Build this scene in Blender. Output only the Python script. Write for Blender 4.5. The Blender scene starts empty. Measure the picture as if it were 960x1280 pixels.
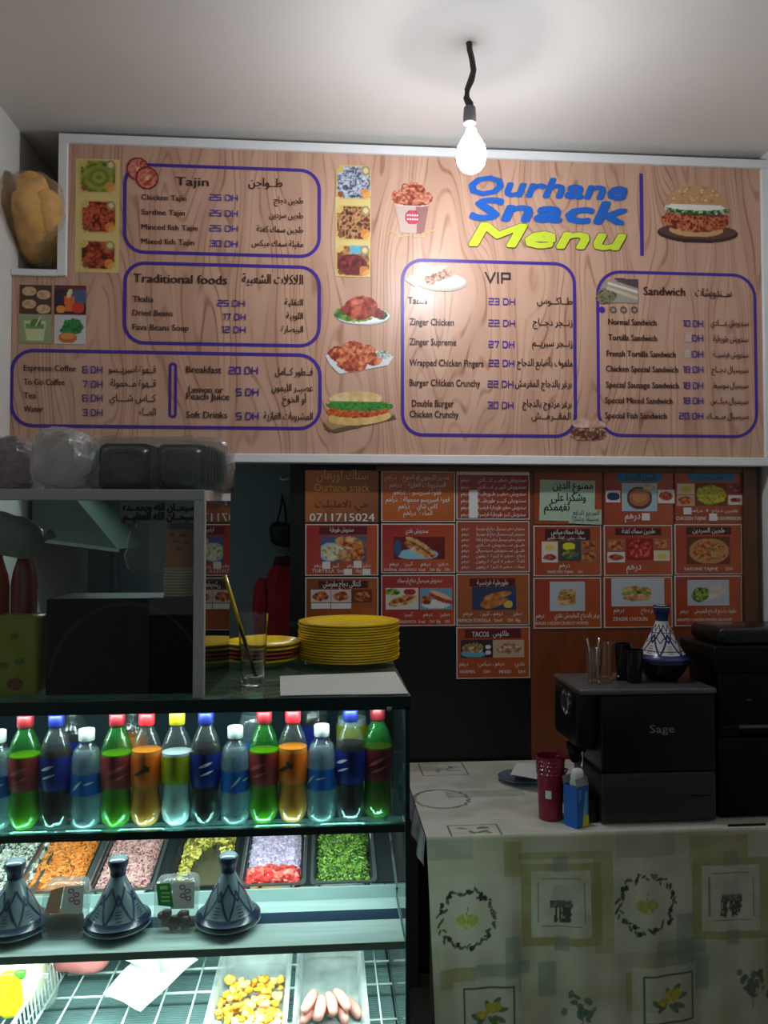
import bpy, bmesh, math, random, unicodedata
import numpy as np
from mathutils import Vector, Matrix, noise as mnoise

# ------------------------------------------------------------------ camera, world, lights
SC = bpy.context.scene
COL = SC.collection
FPX = 961.0
YAW, PITCH = math.radians(-4.28), math.radians(1.73)
CAMZ = 1.5
cam_d = bpy.data.cameras.new('camera')
cam = bpy.data.objects.new('camera', cam_d)
COL.objects.link(cam)
cam.location = (0, 0, CAMZ)
cam.rotation_euler = (math.radians(90) + PITCH, 0, YAW)
cam_d.sensor_fit = 'VERTICAL'
cam_d.sensor_height = 24.0
cam_d.lens = 24.0 * FPX / 1280.0
cam_d.clip_start = 0.02
SC.camera = cam
SC.view_settings.view_transform = 'Standard'
SC.view_settings.look = 'None'
SC.view_settings.gamma = 1.0
SC.view_settings.use_curve_mapping = False
SC.view_settings.exposure = 0.0
SC.cycles.use_denoising = True
SC.cycles.max_bounces = 8
SC.cycles.transparent_max_bounces = 32
SC.cycles.caustics_reflective = False
SC.cycles.caustics_refractive = False

world = bpy.data.worlds.new('dusk_street')
world.use_nodes = True
SC.world = world
wb = world.node_tree.nodes['Background']
wb.inputs[0].default_value = (0.74, 0.74, 0.80, 1)
wb.inputs[1].default_value = 0.27

def area_light(name, loc, rot, sx, sy, power, color):
    d = bpy.data.lights.new(name, 'AREA')
    d.shape = 'RECTANGLE'; d.size = sx; d.size_y = sy; d.energy = power; d.color = color
    o = bpy.data.objects.new(name, d); COL.objects.link(o)
    o.location = loc; o.rotation_euler = rot
    return o
FILL_TOP = area_light('added_fill_over_bottles', (-0.37, 1.522, 1.160), (math.radians(35), 0, 0), 1.0, 0.02, 2.2, (0.9, 1.0, 0.97))  # added fill light for the dark bottle row
LED_UP = area_light('led_light_under_bottles', (-0.37, 1.5135, 0.9300), (math.radians(160), 0, 0), 1.0, 0.004, 2.0, (0.9, 1.0, 0.97))
KIT_FILL = area_light('kitchen_fill_light', (-0.55, 2.85, 1.785), (math.radians(-25), 0, 0), 0.6, 0.03, 0.8, (0.85, 0.95, 1.0))  # added light, brightens the dim kitchen opening
BULB = Vector((0.388, 2.07, 0))          # filled in below
LED_RACK = area_light('led_light_over_rack', (-0.37, 1.56, 0.690), (math.radians(12), 0, 0), 1.0, 0.03, 6.5, (0.90, 1.0, 0.97))
LED_PANS = area_light('led_light_over_pans', (-0.37, 1.60, 0.922), (math.radians(22), 0, 0), 1.0, 0.03, 4.6, (0.9, 1.0, 0.97))

_Rc = Matrix.Rotation(YAW, 3, 'Z') @ Matrix.Rotation(math.radians(90) + PITCH, 3, 'X')
def ray(px, py):
    return _Rc @ Vector(((px - 480) / FPX, -(py - 640) / FPX, -1.0))
def W(px, py, Y=None, Z=None, X=None):
    """world point seen at a photo pixel, on the plane Y=, Z= or X="""
    d = ray(px, py)
    if Y is not None: t = Y / d.y
    elif Z is not None: t = (Z - CAMZ) / d.z
    else: t = X / d.x
    return Vector((d.x * t, d.y * t, CAMZ + d.z * t))
def ppm(Y): return Y / FPX                # metres per pixel at a depth

BULB = W(589, 188, Y=2.07)
bd = bpy.data.lights.new('bulb_light', 'POINT'); bd.energy = 12.0; bd.shadow_soft_size = 0.032; bd.color = (0.93, 0.96, 1.0)
bl = bpy.data.objects.new('bulb_light', bd); COL.objects.link(bl); bl.location = BULB - Vector((0, 0, 0.012))

# ------------------------------------------------------------------ materials
def lin(c):
    return tuple(((v / 255.0) / 12.92 if v / 255.0 <= 0.04045 else ((v / 255.0 + 0.055) / 1.055) ** 2.4) for v in c)
def lin_np(a):
    a = np.clip(a, 0, 255) / 255.0
    return np.where(a <= 0.04045, a / 12.92, ((a + 0.055) / 1.055) ** 2.4)
MATS = {}
def mat(name, rgb, rough=0.5, metal=0.0, trans=0.0, spec=0.5, var=0.08, vscale=12, bump=0.0, bscale=60, emit=None, estr=0.0, coat=0.0, attr=False, alpha=1.0, stretch=None, ior=1.45):
    if name in MATS: return MATS[name]
    m = bpy.data.materials.new(name); m.use_nodes = True
    nt = m.node_tree; N = nt.nodes; L = nt.links
    b = N['Principled BSDF']
    b.inputs['Roughness'].default_value = rough
    b.inputs['Metallic'].default_value = metal
    b.inputs['Transmission Weight'].default_value = trans
    b.inputs['Specular IOR Level'].default_value = spec
    b.inputs['Coat Weight'].default_value = coat
    b.inputs['Coat Roughness'].default_value = 0.08
    b.inputs['Alpha'].default_value = alpha
    b.inputs['IOR'].default_value = ior
    tc = N.new('ShaderNodeTexCoord'); mp = N.new('ShaderNodeMapping')
    L.new(tc.outputs['Object'], mp.inputs[0])
    if stretch: mp.inputs['Scale'].default_value = stretch
    if attr:
        a = N.new('ShaderNodeAttribute'); a.attribute_name = 'Col'; src = a.outputs['Color']
    else:
        r = N.new('ShaderNodeRGB'); r.outputs[0].default_value = (*lin(rgb), 1); src = r.outputs[0]
    if var > 0:
        n = N.new('ShaderNodeTexNoise'); n.inputs['Scale'].default_value = vscale; n.inputs['Detail'].default_value = 4
        L.new(mp.outputs[0], n.inputs['Vector'])
        mr = N.new('ShaderNodeMapRange'); mr.inputs[3].default_value = 1 - var; mr.inputs[4].default_value = 1 + var
        mr.inputs[1].default_value = 0.3; mr.inputs[2].default_value = 0.7
        L.new(n.outputs['Fac'], mr.inputs[0])
        mx = N.new('ShaderNodeVectorMath'); mx.operation = 'SCALE'
        L.new(src, mx.inputs[0]); L.new(mr.outputs[0], mx.inputs['Scale']); src = mx.outputs[0]
    L.new(src, b.inputs['Base Color'])
    if bump > 0:
        n2 = N.new('ShaderNodeTexNoise'); n2.inputs['Scale'].default_value = bscale; n2.inputs['Detail'].default_value = 3
        L.new(mp.outputs[0], n2.inputs['Vector'])
        bp = N.new('ShaderNodeBump'); bp.inputs['Strength'].default_value = bump; bp.inputs['Distance'].default_value = 0.004
        L.new(n2.outputs['Fac'], bp.inputs['Height']); L.new(bp.outputs[0], b.inputs['Normal'])
    if emit:
        b.inputs['Emission Color'].default_value = (*lin(emit), 1); b.inputs['Emission Strength'].default_value = estr
    MATS[name] = m
    return m

def glass(name, tint=(245, 250, 248), rough=0.02, ior=1.45, haze=0.0, hazecol=(220, 225, 225), bump=0.0, bscale=30, refl=1.0):
    """thin clear sheet: transparent + fresnel gloss, with an optional milky share"""
    if name in MATS: return MATS[name]
    m = bpy.data.materials.new(name); m.use_nodes = True
    nt = m.node_tree; N = nt.nodes; L = nt.links
    N.remove(N['Principled BSDF']); out = N['Material Output']
    tr = N.new('ShaderNodeBsdfTransparent'); tr.inputs[0].default_value = (*lin(tint), 1)
    gl = N.new('ShaderNodeBsdfGlossy'); gl.inputs['Roughness'].default_value = rough; gl.inputs[0].default_value = (refl, refl, refl, 1)
    fr = N.new('ShaderNodeFresnel'); fr.inputs[0].default_value = ior
    mx = N.new('ShaderNodeMixShader')
    ge = N.new('ShaderNodeNewGeometry'); ib = N.new('ShaderNodeMath'); ib.operation = 'SUBTRACT'; ib.inputs[0].default_value = 1.0
    L.new(ge.outputs['Backfacing'], ib.inputs[1]); fm = N.new('ShaderNodeMath'); fm.operation = 'MULTIPLY'
    L.new(fr.outputs[0], fm.inputs[0]); L.new(ib.outputs[0], fm.inputs[1])
    L.new(fm.outputs[0], mx.inputs[0]); L.new(gl.outputs[0], mx.inputs[2])
    base = tr.outputs[0]
    tc = N.new('ShaderNodeTexCoord')
    if haze > 0:
        df = N.new('ShaderNodeBsdfDiffuse'); df.inputs[0].default_value = (*lin(hazecol), 1)
        tl = N.new('ShaderNodeBsdfTranslucent'); tl.inputs[0].default_value = (*lin(hazecol), 1)
        ad = N.new('ShaderNodeMixShader'); ad.inputs[0].default_value = 0.5
        L.new(df.outputs[0], ad.inputs[1]); L.new(tl.outputs[0], ad.inputs[2])
        n = N.new('ShaderNodeTexNoise'); n.inputs['Scale'].default_value = bscale * 0.5; L.new(tc.outputs['Object'], n.inputs['Vector'])
        mr = N.new('ShaderNodeMapRange'); mr.inputs[1].default_value = 0.3; mr.inputs[2].default_value = 0.7
        mr.inputs[3].default_value = haze * 0.6; mr.inputs[4].default_value = min(1, haze * 1.4)
        L.new(n.outputs['Fac'], mr.inputs[0])
        hm = N.new('ShaderNodeMixShader'); L.new(mr.outputs[0], hm.inputs[0]); L.new(tr.outputs[0], hm.inputs[1]); L.new(ad.outputs[0], hm.inputs[2])
        base = hm.outputs[0]
    L.new(base, mx.inputs[1])
    if bump > 0:
        n2 = N.new('ShaderNodeTexNoise'); n2.inputs['Scale'].default_value = bscale; n2.inputs['Detail'].default_value = 4; n2.inputs['Distortion'].default_value = 1.5
        L.new(tc.outputs['Object'], n2.inputs['Vector'])
        bp = N.new('ShaderNodeBump'); bp.inputs['Strength'].default_value = bump; bp.inputs['Distance'].default_value = 0.01
        L.new(n2.outputs['Fac'], bp.inputs['Height']); L.new(bp.outputs[0], gl.inputs['Normal']); L.new(bp.outputs[0], fr.inputs['Normal'])
    L.new(mx.outputs[0], out.inputs[0])
    MATS[name] = m
    return m

def wood(name, base, dark, scale=26, distort=0.10, rough=0.4, coat=0.0, line=0.5, wav=(1.3, 1.0, 0.55)):
    """vertical printed grain: bands across X bent by a noise that is stretched along Z"""
    if name in MATS: return MATS[name]
    m = bpy.data.materials.new(name); m.use_nodes = True
    nt = m.node_tree; N = nt.nodes; L = nt.links; b = N['Principled BSDF']
    b.inputs['Roughness'].default_value = rough; b.inputs['Coat Weight'].default_value = coat; b.inputs['Coat Roughness'].default_value = 0.06
    tc = N.new('ShaderNodeTexCoord'); mp = N.new('ShaderNodeMapping'); mp.inputs['Scale'].default_value = wav
    L.new(tc.outputs['Object'], mp.inputs[0])
    n = N.new('ShaderNodeTexNoise'); n.inputs['Scale'].default_value = 4.0; n.inputs['Detail'].default_value = 1.0; n.inputs['Roughness'].default_value = 0.4
    L.new(mp.outputs[0], n.inputs['Vector'])
    sx = N.new('ShaderNodeSeparateXYZ'); L.new(tc.outputs['Object'], sx.inputs[0])
    ma = N.new('ShaderNodeMath'); ma.operation = 'MULTIPLY_ADD'; ma.inputs[1].default_value = distort * 10
    L.new(n.outputs['Fac'], ma.inputs[0]); L.new(sx.outputs['X'], ma.inputs[2])
    def band(freq, lo, hi):
        f = N.new('ShaderNodeMath'); f.operation = 'MULTIPLY'; f.inputs[1].default_value = freq; L.new(ma.outputs[0], f.inputs[0])
        g = N.new('ShaderNodeMath'); g.operation = 'SINE'; L.new(f.outputs[0], g.inputs[0])
        r = N.new('ShaderNodeMapRange'); r.inputs[1].default_value = lo; r.inputs[2].default_value = hi; L.new(g.outputs[0], r.inputs[0])
        return r.outputs[0]
    l1 = band(scale * 6.283, 0.55, 1.0)
    n3 = N.new('ShaderNodeTexNoise'); n3.inputs['Scale'].default_value = 3.0; mp3 = N.new('ShaderNodeMapping'); mp3.inputs['Scale'].default_value = (9, 1, 0.8)
    L.new(tc.outputs['Object'], mp3.inputs[0]); L.new(mp3.outputs[0], n3.inputs['Vector'])
    r3 = N.new('ShaderNodeMapRange'); r3.inputs[1].default_value = 0.35; r3.inputs[2].default_value = 0.65; L.new(n3.outputs['Fac'], r3.inputs[0])
    mu = N.new('ShaderNodeMath'); mu.operation = 'MULTIPLY'; L.new(l1, mu.inputs[0]); L.new(r3.outputs[0], mu.inputs[1])
    mv = N.new('ShaderNodeMath'); mv.operation = 'MULTIPLY'; mv.inputs[1].default_value = line; L.new(mu.outputs[0], mv.inputs[0])
    l2 = band(scale * 1.7, -0.6, 1.0)
    m2 = N.new('ShaderNodeMath'); m2.operation = 'MULTIPLY_ADD'; m2.inputs[1].default_value = 0.22; L.new(l2, m2.inputs[0]); L.new(mv.outputs[0], m2.inputs[2])
    c = N.new('ShaderNodeMix'); c.data_type = 'RGBA'
    c.inputs[6].default_value = (*lin(base), 1); c.inputs[7].default_value = (*lin(dark), 1)
    L.new(m2.outputs[0], c.inputs[0]); L.new(c.outputs[2], b.inputs['Base Color'])
    MATS[name] = m
    return m

# ------------------------------------------------------------------ object helpers
def tag(o, label=None, cat=None, group=None, kind=None):
    if label: o['label'] = label
    if cat: o['category'] = cat
    if group: o['group'] = group
    if kind: o['kind'] = kind
    return o
def empty(name, loc=(0, 0, 0), rz=0.0):
    o = bpy.data.objects.new(name, None); COL.objects.link(o); o.location = loc; o.rotation_euler = (0, 0, rz)
    o.empty_display_size = 0.05
    return o
class MB:
    """collects shapes, then becomes ONE mesh object"""
    def __init__(s): s.v = []; s.f = []; s.c = []
    def add(s, vs, fs, col=None, M=None):
        k = len(s.v)
        if M is not None: vs = [M @ Vector(p) for p in vs]
        s.v.extend([tuple(p) for p in vs])
        for f in fs:
            s.f.append(tuple(i + k for i in f)); s.c.append(col)
        return s
    def box(s, x0, x1, y0, y1, z0, z1, col=None, M=None):
        vs = [(x0, y0, z0), (x1, y0, z0), (x1, y1, z0), (x0, y1, z0), (x0, y0, z1), (x1, y0, z1), (x1, y1, z1), (x0, y1, z1)]
        return s.add(vs, [(3, 2, 1, 0), (4, 5, 6, 7), (0, 1, 5, 4), (1, 2, 6, 5), (2, 3, 7, 6), (3, 0, 4, 7)], col, M)
    def rbox(s, x0, x1, y0, y1, z0, z1, r, seg=2, col=None, M=None):
        bm = bmesh.new()
        bmesh.ops.create_cube(bm, size=1)
        for v in bm.verts:
            v.co = Vector(((x0 + x1) / 2 + v.co.x * (x1 - x0), (y0 + y1) / 2 + v.co.y * (y1 - y0), (z0 + z1) / 2 + v.co.z * (z1 - z0)))
        bmesh.ops.bevel(bm, geom=list(bm.edges), offset=r, segments=seg, profile=0.5, affect='EDGES')
        bm.verts.index_update()
        s.add([v.co.copy() for v in bm.verts], [[v.index for v in f.verts] for f in bm.faces], col, M); bm.free()
        return s
    def lathe(s, prof, n=24, c=(0, 0, 0), cap0=True, cap1=True, col=None, M=None, wob=None):
        vs = []; fs = []
        for j, (r, z) in enumerate(prof):
            for i in range(n):
                a = 2 * math.pi * i / n
                rr = r * (wob(a, z) if wob else 1)
                vs.append((c[0] + rr * math.cos(a), c[1] + rr * math.sin(a), c[2] + z))
        for j in range(len(prof) - 1):
            for i in range(n):
                a, b = j * n + i, j * n + (i + 1) % n
                fs.append((a, b, b + n, a + n))
        if cap0: fs.append(tuple(reversed(range(n))))
        if cap1: fs.append(tuple((len(prof) - 1) * n + i for i in range(n)))
        return s.add(vs, fs, col, M)
    def tube(s, pts, r, n=8, col=None, M=None, rs=None):
        pts = [Vector(p) for p in pts]; vs = []; fs = []
        up = Vector((0.13, 0.21, 0.97)).normalized()
        for i, p in enumerate(pts):
            t = (pts[min(i + 1, len(pts) - 1)] - pts[max(i - 1, 0)]).normalized()
            a = t.cross(up)
            if a.length < 1e-3: a = t.cross(Vector((1, 0, 0)))
            a.normalize(); b = t.cross(a).normalized(); rr = rs[i] if rs else r
            for k in range(n):
                g = 2 * math.pi * k / n
                vs.append(p + (a * math.cos(g) + b * math.sin(g)) * rr)
        for i in range(len(pts) - 1):
            for k in range(n):
                x, y = i * n + k, i * n + (k + 1) % n
                fs.append((x, x + n, y + n, y))
        fs.append(tuple(range(n))); fs.append(tuple(reversed([(len(pts) - 1) * n + k for k in range(n)])))
        return s.add(vs, fs, col, M)
    def prism(s, pts, y0, y1, col=None, M=None):
        """outline in XZ pushed from y0 to y1"""
        n = len(pts)
        vs = [(x, y0, z) for x, z in pts] + [(x, y1, z) for x, z in pts]
        fs = [tuple(range(n)), tuple(reversed(range(n, 2 * n)))] + [(i, i + n, (i + 1) % n + n, (i + 1) % n) for i in range(n)]
        return s.add(vs, fs, col, M)
    def sup(s, c, r, e=0.5, nu=28, nv=18, amp=0.0, freq=8.0, seed=0.0, zmin=None, col=None, M=None, fn=None):
        """rounded-box body, optionally crumpled"""
        vs = []; fs = []
        sg = lambda w, m: math.copysign(abs(w) ** m, w)
        for j in range(nv + 1):
            ph = -math.pi / 2 + math.pi * j / nv
            for i in range(nu):
                th = 2 * math.pi * i / nu
                d = Vector((sg(math.cos(ph), e) * sg(math.cos(th), e), sg(math.cos(ph), e) * sg(math.sin(th), e), sg(math.sin(ph), e)))
                p = Vector((c[0] + r[0] * d.x, c[1] + r[1] * d.y, c[2] + r[2] * d.z))
                if amp:
                    w = mnoise.noise(p * freq + Vector((seed, seed * 1.7, 0))) + 0.5 * mnoise.noise(p * freq * 2.7 + Vector((0, seed, seed)))
                    p += d.normalized() * amp * w
                if fn: p = fn(p)
                if zmin is not None and p.z < zmin: p.z = zmin
                vs.append(p)
        for j in range(nv):
            for i in range(nu):
                a, b = j * nu + i, j * nu + (i + 1) % nu
                fs.append((a, b, b + nu, a + nu))
        return s.add(vs, fs, col, M)
    def build(s, name, m, parent=None, smooth=False, colattr=False, mats=None):
        me = bpy.data.meshes.new(name); me.from_pydata(s.v, [], s.f); me.update()
        if colattr:
            at = me.color_attributes.new('Col', 'FLOAT_COLOR', 'CORNER')
            buf = []
            for p in me.polygons:
                c = s.c[p.index] or (200, 200, 200)
                buf.extend([(*lin(c), 1.0)] * p.loop_total)
            at.data.foreach_set('color', np.array(buf, np.float32).ravel())
        if smooth:
            if smooth is True: me.shade_smooth()
            else:
                me.shade_smooth(); me.set_sharp_from_angle(angle=math.radians(smooth))
        o = bpy.data.objects.new(name, me); COL.objects.link(o)
        me.materials.append(m)
        if parent: o.parent = parent
        return o
def copy_tree(o, parent=None):
    c = o.copy(); COL.objects.link(c)
    if parent: c.parent = parent; c.matrix_parent_inverse = o.matrix_parent_inverse.copy()
    for ch in list(o.children): copy_tree(ch, c)
    return c

# ------------------------------------------------------------------ flat print: text, strokes, painted photographs
_FORMS = {}
for _cp in range(0xFE80, 0xFEFD):
    _d = unicodedata.decomposition(chr(_cp)).split()
    if len(_d) >= 2:
        _FORMS.setdefault(''.join(chr(int(x, 16)) for x in _d[1:]), {})[_d[0][1:-1]] = chr(_cp)
def arabic(s):
    """join Arabic letters into their presentation forms, in visual order"""
    out = []; i = 0; prev_joins = False
    while i < len(s):
        ch = s[i]; step = 1
        if ch == '\u0644' and i + 1 < len(s) and (ch + s[i + 1]) in _FORMS: ch = s[i:i + 2]; step = 2
        if ch == '\u0640': out.append(ch); prev_joins = True; i += 1; continue
        f = _FORMS.get(ch)
        if not f: out.append(ch); prev_joins = False; i += 1; continue
        nxt = s[i + step] if i + step < len(s) else ' '
        nj = nxt == '\u0640' or nxt in _FORMS and 'final' in _FORMS[nxt]
        can = 'initial' in f
        if prev_joins and nj and can: k = 'medial'
        elif prev_joins and 'final' in f: k = 'final'
        elif nj and can: k = 'initial'
        else: k = 'isolated'
        out.append(f.get(k) or f.get('isolated')); prev_joins = can and nj
        i += step
    return ''.join(reversed(out))
_TC = {}
def text_geo(body, bold=0.0, shear=0.0):
    bold = 0.0
    key = (body, bold, shear)
    if key in _TC: return _TC[key]
    c = bpy.data.curves.new('t', 'FONT'); c.body = body; c.resolution_u = 2; c.offset = bold; c.shear = shear; c.fill_mode = 'BOTH'
    o = bpy.data.objects.new('t', c); COL.objects.link(o)
    dg = bpy.context.evaluated_depsgraph_get(); dg.update()
    m = o.evaluated_get(dg).to_mesh()
    vs = np.array([v.co[:2] for v in m.vertices]) if len(m.vertices) else np.zeros((1, 2))
    fs = [tuple(p.vertices) for p in m.polygons]
    o.evaluated_get(dg).to_mesh_clear()
    bpy.data.objects.remove(o); bpy.data.curves.remove(c)
    _TC[key] = (vs, fs)
    return vs, fs
def is_ar(s): return any('\u0600' <= ch <= '\u06ff' for ch in s)
class Sheet:
    """a vertical plane Y=const facing the camera side; everything is given in photo pixels on it"""
    def __init__(s, Y): s.Y = Y
    def p(s, px, py): w = W(px, py, Y=s.Y); return w.x, w.z
    def text(s, mb, body, x0, x1, base, cap, dy=0.003, bold=0.02, shear=0.0, flip=False):
        ar = is_ar(body)
        vs, fs = text_geo(arabic(body) if ar else body, bold, shear)
        a, z0 = s.p(x0, base); b, _ = s.p(x1, base)
        mn, mx = vs[:, 0].min(), vs[:, 0].max()
        sc = cap * ppm(s.Y) / 0.70 * (1.0 if not ar else 1.0)
        X = a + (vs[:, 0] - mn) / (mx - mn + 1e-6) * (b - a)
        Z = z0 + vs[:, 1] * sc
        if bold < .005: offs = [(0, 0)]
        elif bold < .05: offs = [(-bold * .4, 0), (bold * .4, 0)]
        else: offs = [(bold * math.cos(k * math.pi / 4), bold * math.sin(k * math.pi / 4)) for k in range(8)] + [(0, 0)]
        for k_, (ox, oz) in enumerate(offs): mb.add([(x + ox * sc, s.Y - dy - k_ * .00007, z + oz * sc) for x, z in zip(X, Z)], fs)
    def strokes(s, mb, body, x0, x1, base, cap, dy=0.003, w=0.17):
        a, z0 = s.p(x0, base); b, _ = s.p(x1, base); h = cap * ppm(s.Y)
        adv = 0; items = []
        for ch in body:
            if ch == ' ': adv += 0.65; continue
            wd, lines = GLY[ch]; items.append((adv, wd, lines)); adv += wd + 0.42
        tot = adv - 0.42; k = (b - a) / tot
        for off, wd, lines in items:
            for ln in lines:
                pts = [(a + (off + x * wd) * k, z0 + y * h) for x, y in ln]
                dy += .00006; ribbon(mb, pts, h * w, s.Y - dy)
    def rframe(s, mb, x0, x1, y0, y1, r, th, dy=0.0012):
        (a, t), (b, u) = s.p(x0, (y0 + y1) / 2), s.p(x1, (y0 + y1) / 2)
        zt = s.p((x0 + x1) / 2, y0)[1]; zb = s.p((x0 + x1) / 2, y1)[1]
        r *= ppm(s.Y); th *= ppm(s.Y)
        ring = []
        for (cx, cz, a0) in ((b - r, zt - r, 0), (a + r, zt - r, 90), (a + r, zb + r, 180), (b - r, zb + r, 270)):
            for k in range(9):
                g = math.radians(a0 + k * 90 / 8)
                ring.append((cx, cz, math.cos(g), math.sin(g)))
        n = len(ring); vs = []
        for cx, cz, c, q in ring: vs += [(cx + c * (r + th / 2), s.Y - dy, cz + q * (r + th / 2)), (cx + c * (r - th / 2), s.Y - dy, cz + q * (r - th / 2))]
        fs = [(2 * i, 2 * i + 1, (2 * i + 3) % (2 * n), (2 * i + 2) % (2 * n)) for i in range(n)]
        mb.add(vs, fs)
    def rect(s, mb, x0, x1, y0, y1, dy=0.002, col=None):
        a, zt = s.p(x0, y0); b, _ = s.p(x1, y0); zb = s.p(x0, y1)[1]
        mb.add([(a, s.Y - dy, zb), (b, s.Y - dy, zb), (b, s.Y - dy, zt), (a, s.Y - dy, zt)], [(0, 1, 2, 3)], col)
GLY = {
 '0': (1, [[(0, 0), (1, 0), (1, 1), (0, 1), (0, 0)]]), '1': (0.5, [[(0.35, 1), (1, 1), (1, 0)]]),
 '2': (1, [[(0, 1), (1, 1), (1, .5), (0, .5), (0, 0), (1, 0)]]), '3': (1, [[(0, 1), (1, 1), (1, 0), (0, 0)], [(.2, .5), (1, .5)]]),
 '5': (1, [[(1, 1), (0, 1), (0, .5), (1, .5), (1, 0), (0, 0)]]), '6': (1, [[(1, 1), (0, 1), (0, 0), (1, 0), (1, .5), (0, .5)]]),
 '7': (1, [[(0, 1), (1, 1), (.45, 0)]]), '8': (1, [[(0, 0), (1, 0), (1, 1), (0, 1), (0, 0)], [(0, .5), (1, .5)]]),
 'D': (1.15, [[(0, 0), (.7, 0), (1, .3), (1, .7), (.7, 1), (0, 1)], [(.0, .0), (.0, .75)]]), 'H': (1.15, [[(0, 0), (0, 1)], [(1, 0), (1, 1)], [(0, .5), (1, .5)]]),
 'V': (1.2, [[(0, 1), (.5, 0), (1, 1)]]), 'I': (0.1, [[(0, 0), (0, 1)]]), 'P': (1.05, [[(0, 0), (0, 1), (1, 1), (1, .42), (.15, .42)]]),
}
def ribbon(mb, pts, w, y):
    for (x0, z0), (x1, z1) in zip(pts, pts[1:]):
        y -= .00003
        d = Vector((x1 - x0, z1 - z0)); l = d.length
        if l < 1e-6: continue
        d /= l; n = Vector((-d.y, d.x)) * w / 2; e = d * w / 2
        q = [(x0 - e.x - n.x, z0 - e.y - n.y), (x1 + e.x - n.x, z1 + e.y - n.y), (x1 + e.x + n.x, z1 + e.y + n.y), (x0 - e.x + n.x, z0 - e.y + n.y)]
        mb.add([(a, y, b) for a, b in q], [(0, 1, 2, 3)])

def vnoise(h, w, cell, seed, octv=2):
    rs = np.random.RandomState(seed % 99991); out = np.zeros((h, w)); amp = 1.0; tot = 0
    for o in range(octv):
        c = max(1.2, cell / (2 ** o)); gh, gw = int(h / c) + 3, int(w / c) + 3
        g = rs.rand(gh, gw); yy = np.arange(h) / c; xx = np.arange(w) / c
        y0 = yy.astype(int); x0 = xx.astype(int); fy = (yy - y0)[:, None]; fx = (xx - x0)[None, :]
        fy = fy * fy * (3 - 2 * fy); fx = fx * fx * (3 - 2 * fx)
        A = g[y0][:, x0]; B = g[y0][:, x0 + 1]; C = g[y0 + 1][:, x0]; D = g[y0 + 1][:, x0 + 1]
        out += amp * ((A * (1 - fx) + B * fx) * (1 - fy) + (C * (1 - fx) + D * fx) * fy); tot += amp; amp *= 0.5
    return out / tot
class Cv:
    """small painted picture; cells become the faces of a coloured print"""
    def __init__(s, w, h, bg=None):
        s.w, s.h = int(w) + 1, int(h) + 1
        s.img = np.zeros((s.h, s.w, 3)); s.a = np.zeros((s.h, s.w), bool)
        s.Y, s.X = np.mgrid[0:s.h, 0:s.w].astype(float)
        s.k = 0
        if bg is not None: s.img[:] = bg; s.a[:] = True
    def em(s, cx, cy, rx, ry, ang=0.0, rough=0.0):
        c, q = math.cos(math.radians(ang)), math.sin(math.radians(ang)); dx, dy = s.X - cx, s.Y - cy
        u = (dx * c + dy * q) / rx; v = (-dx * q + dy * c) / ry; d = u * u + v * v
        if rough: s.k += 1; d = d + (vnoise(s.h, s.w, 4, int(cx * 7 + cy * 13 + s.k)) - 0.5) * rough
        return d < 1
    def rm(s, x0, y0, x1, y1): return (s.X >= x0) & (s.X <= x1) & (s.Y >= y0) & (s.Y <= y1)
    def pm(s, pts):
        m = np.zeros((s.h, s.w), bool); n = len(pts)
        for i in range(n):
            (x0, y0), (x1, y1) = pts[i], pts[(i + 1) % n]
            if y0 == y1: continue
            c = ((s.Y >= min(y0, y1)) & (s.Y < max(y0, y1))) & (s.X < (x1 - x0) * (s.Y - y0) / (y1 - y0) + x0)
            m ^= c
        return m
    def fill(s, m, col, mix=1.0):
        s.img[m] = s.img[m] * (1 - mix) + np.array(col, float) * mix; s.a |= m; return s
    def tex(s, m, pal, cell=4, seed=1, contrast=1.8):
        n = vnoise(s.h, s.w, cell, seed * 31 + 7, 2); n = np.clip((n - 0.5) * contrast + 0.5, 0, 0.999)
        P = np.array(pal, float); t = n * (len(P) - 1); i = t.astype(int); f = (t - i)[..., None]
        c = P[i] * (1 - f) + P[np.minimum(i + 1, len(P) - 1)] * f
        s.img[m] = c[m]; s.a |= m; return s
    def ell(s, cx, cy, rx, ry, col, ang=0, rough=0.0, mix=1.0): return s.fill(s.em(cx, cy, rx, ry, ang, rough), col, mix)
    def line(s, x0, y0, x1, y1, w, col):
        dx, dy = x1 - x0, y1 - y0; L2 = dx * dx + dy * dy + 1e-9
        t = np.clip(((s.X - x0) * dx + (s.Y - y0) * dy) / L2, 0, 1)
        return s.fill((s.X - x0 - t * dx) ** 2 + (s.Y - y0 - t * dy) ** 2 < (w / 2) ** 2, col)
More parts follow.
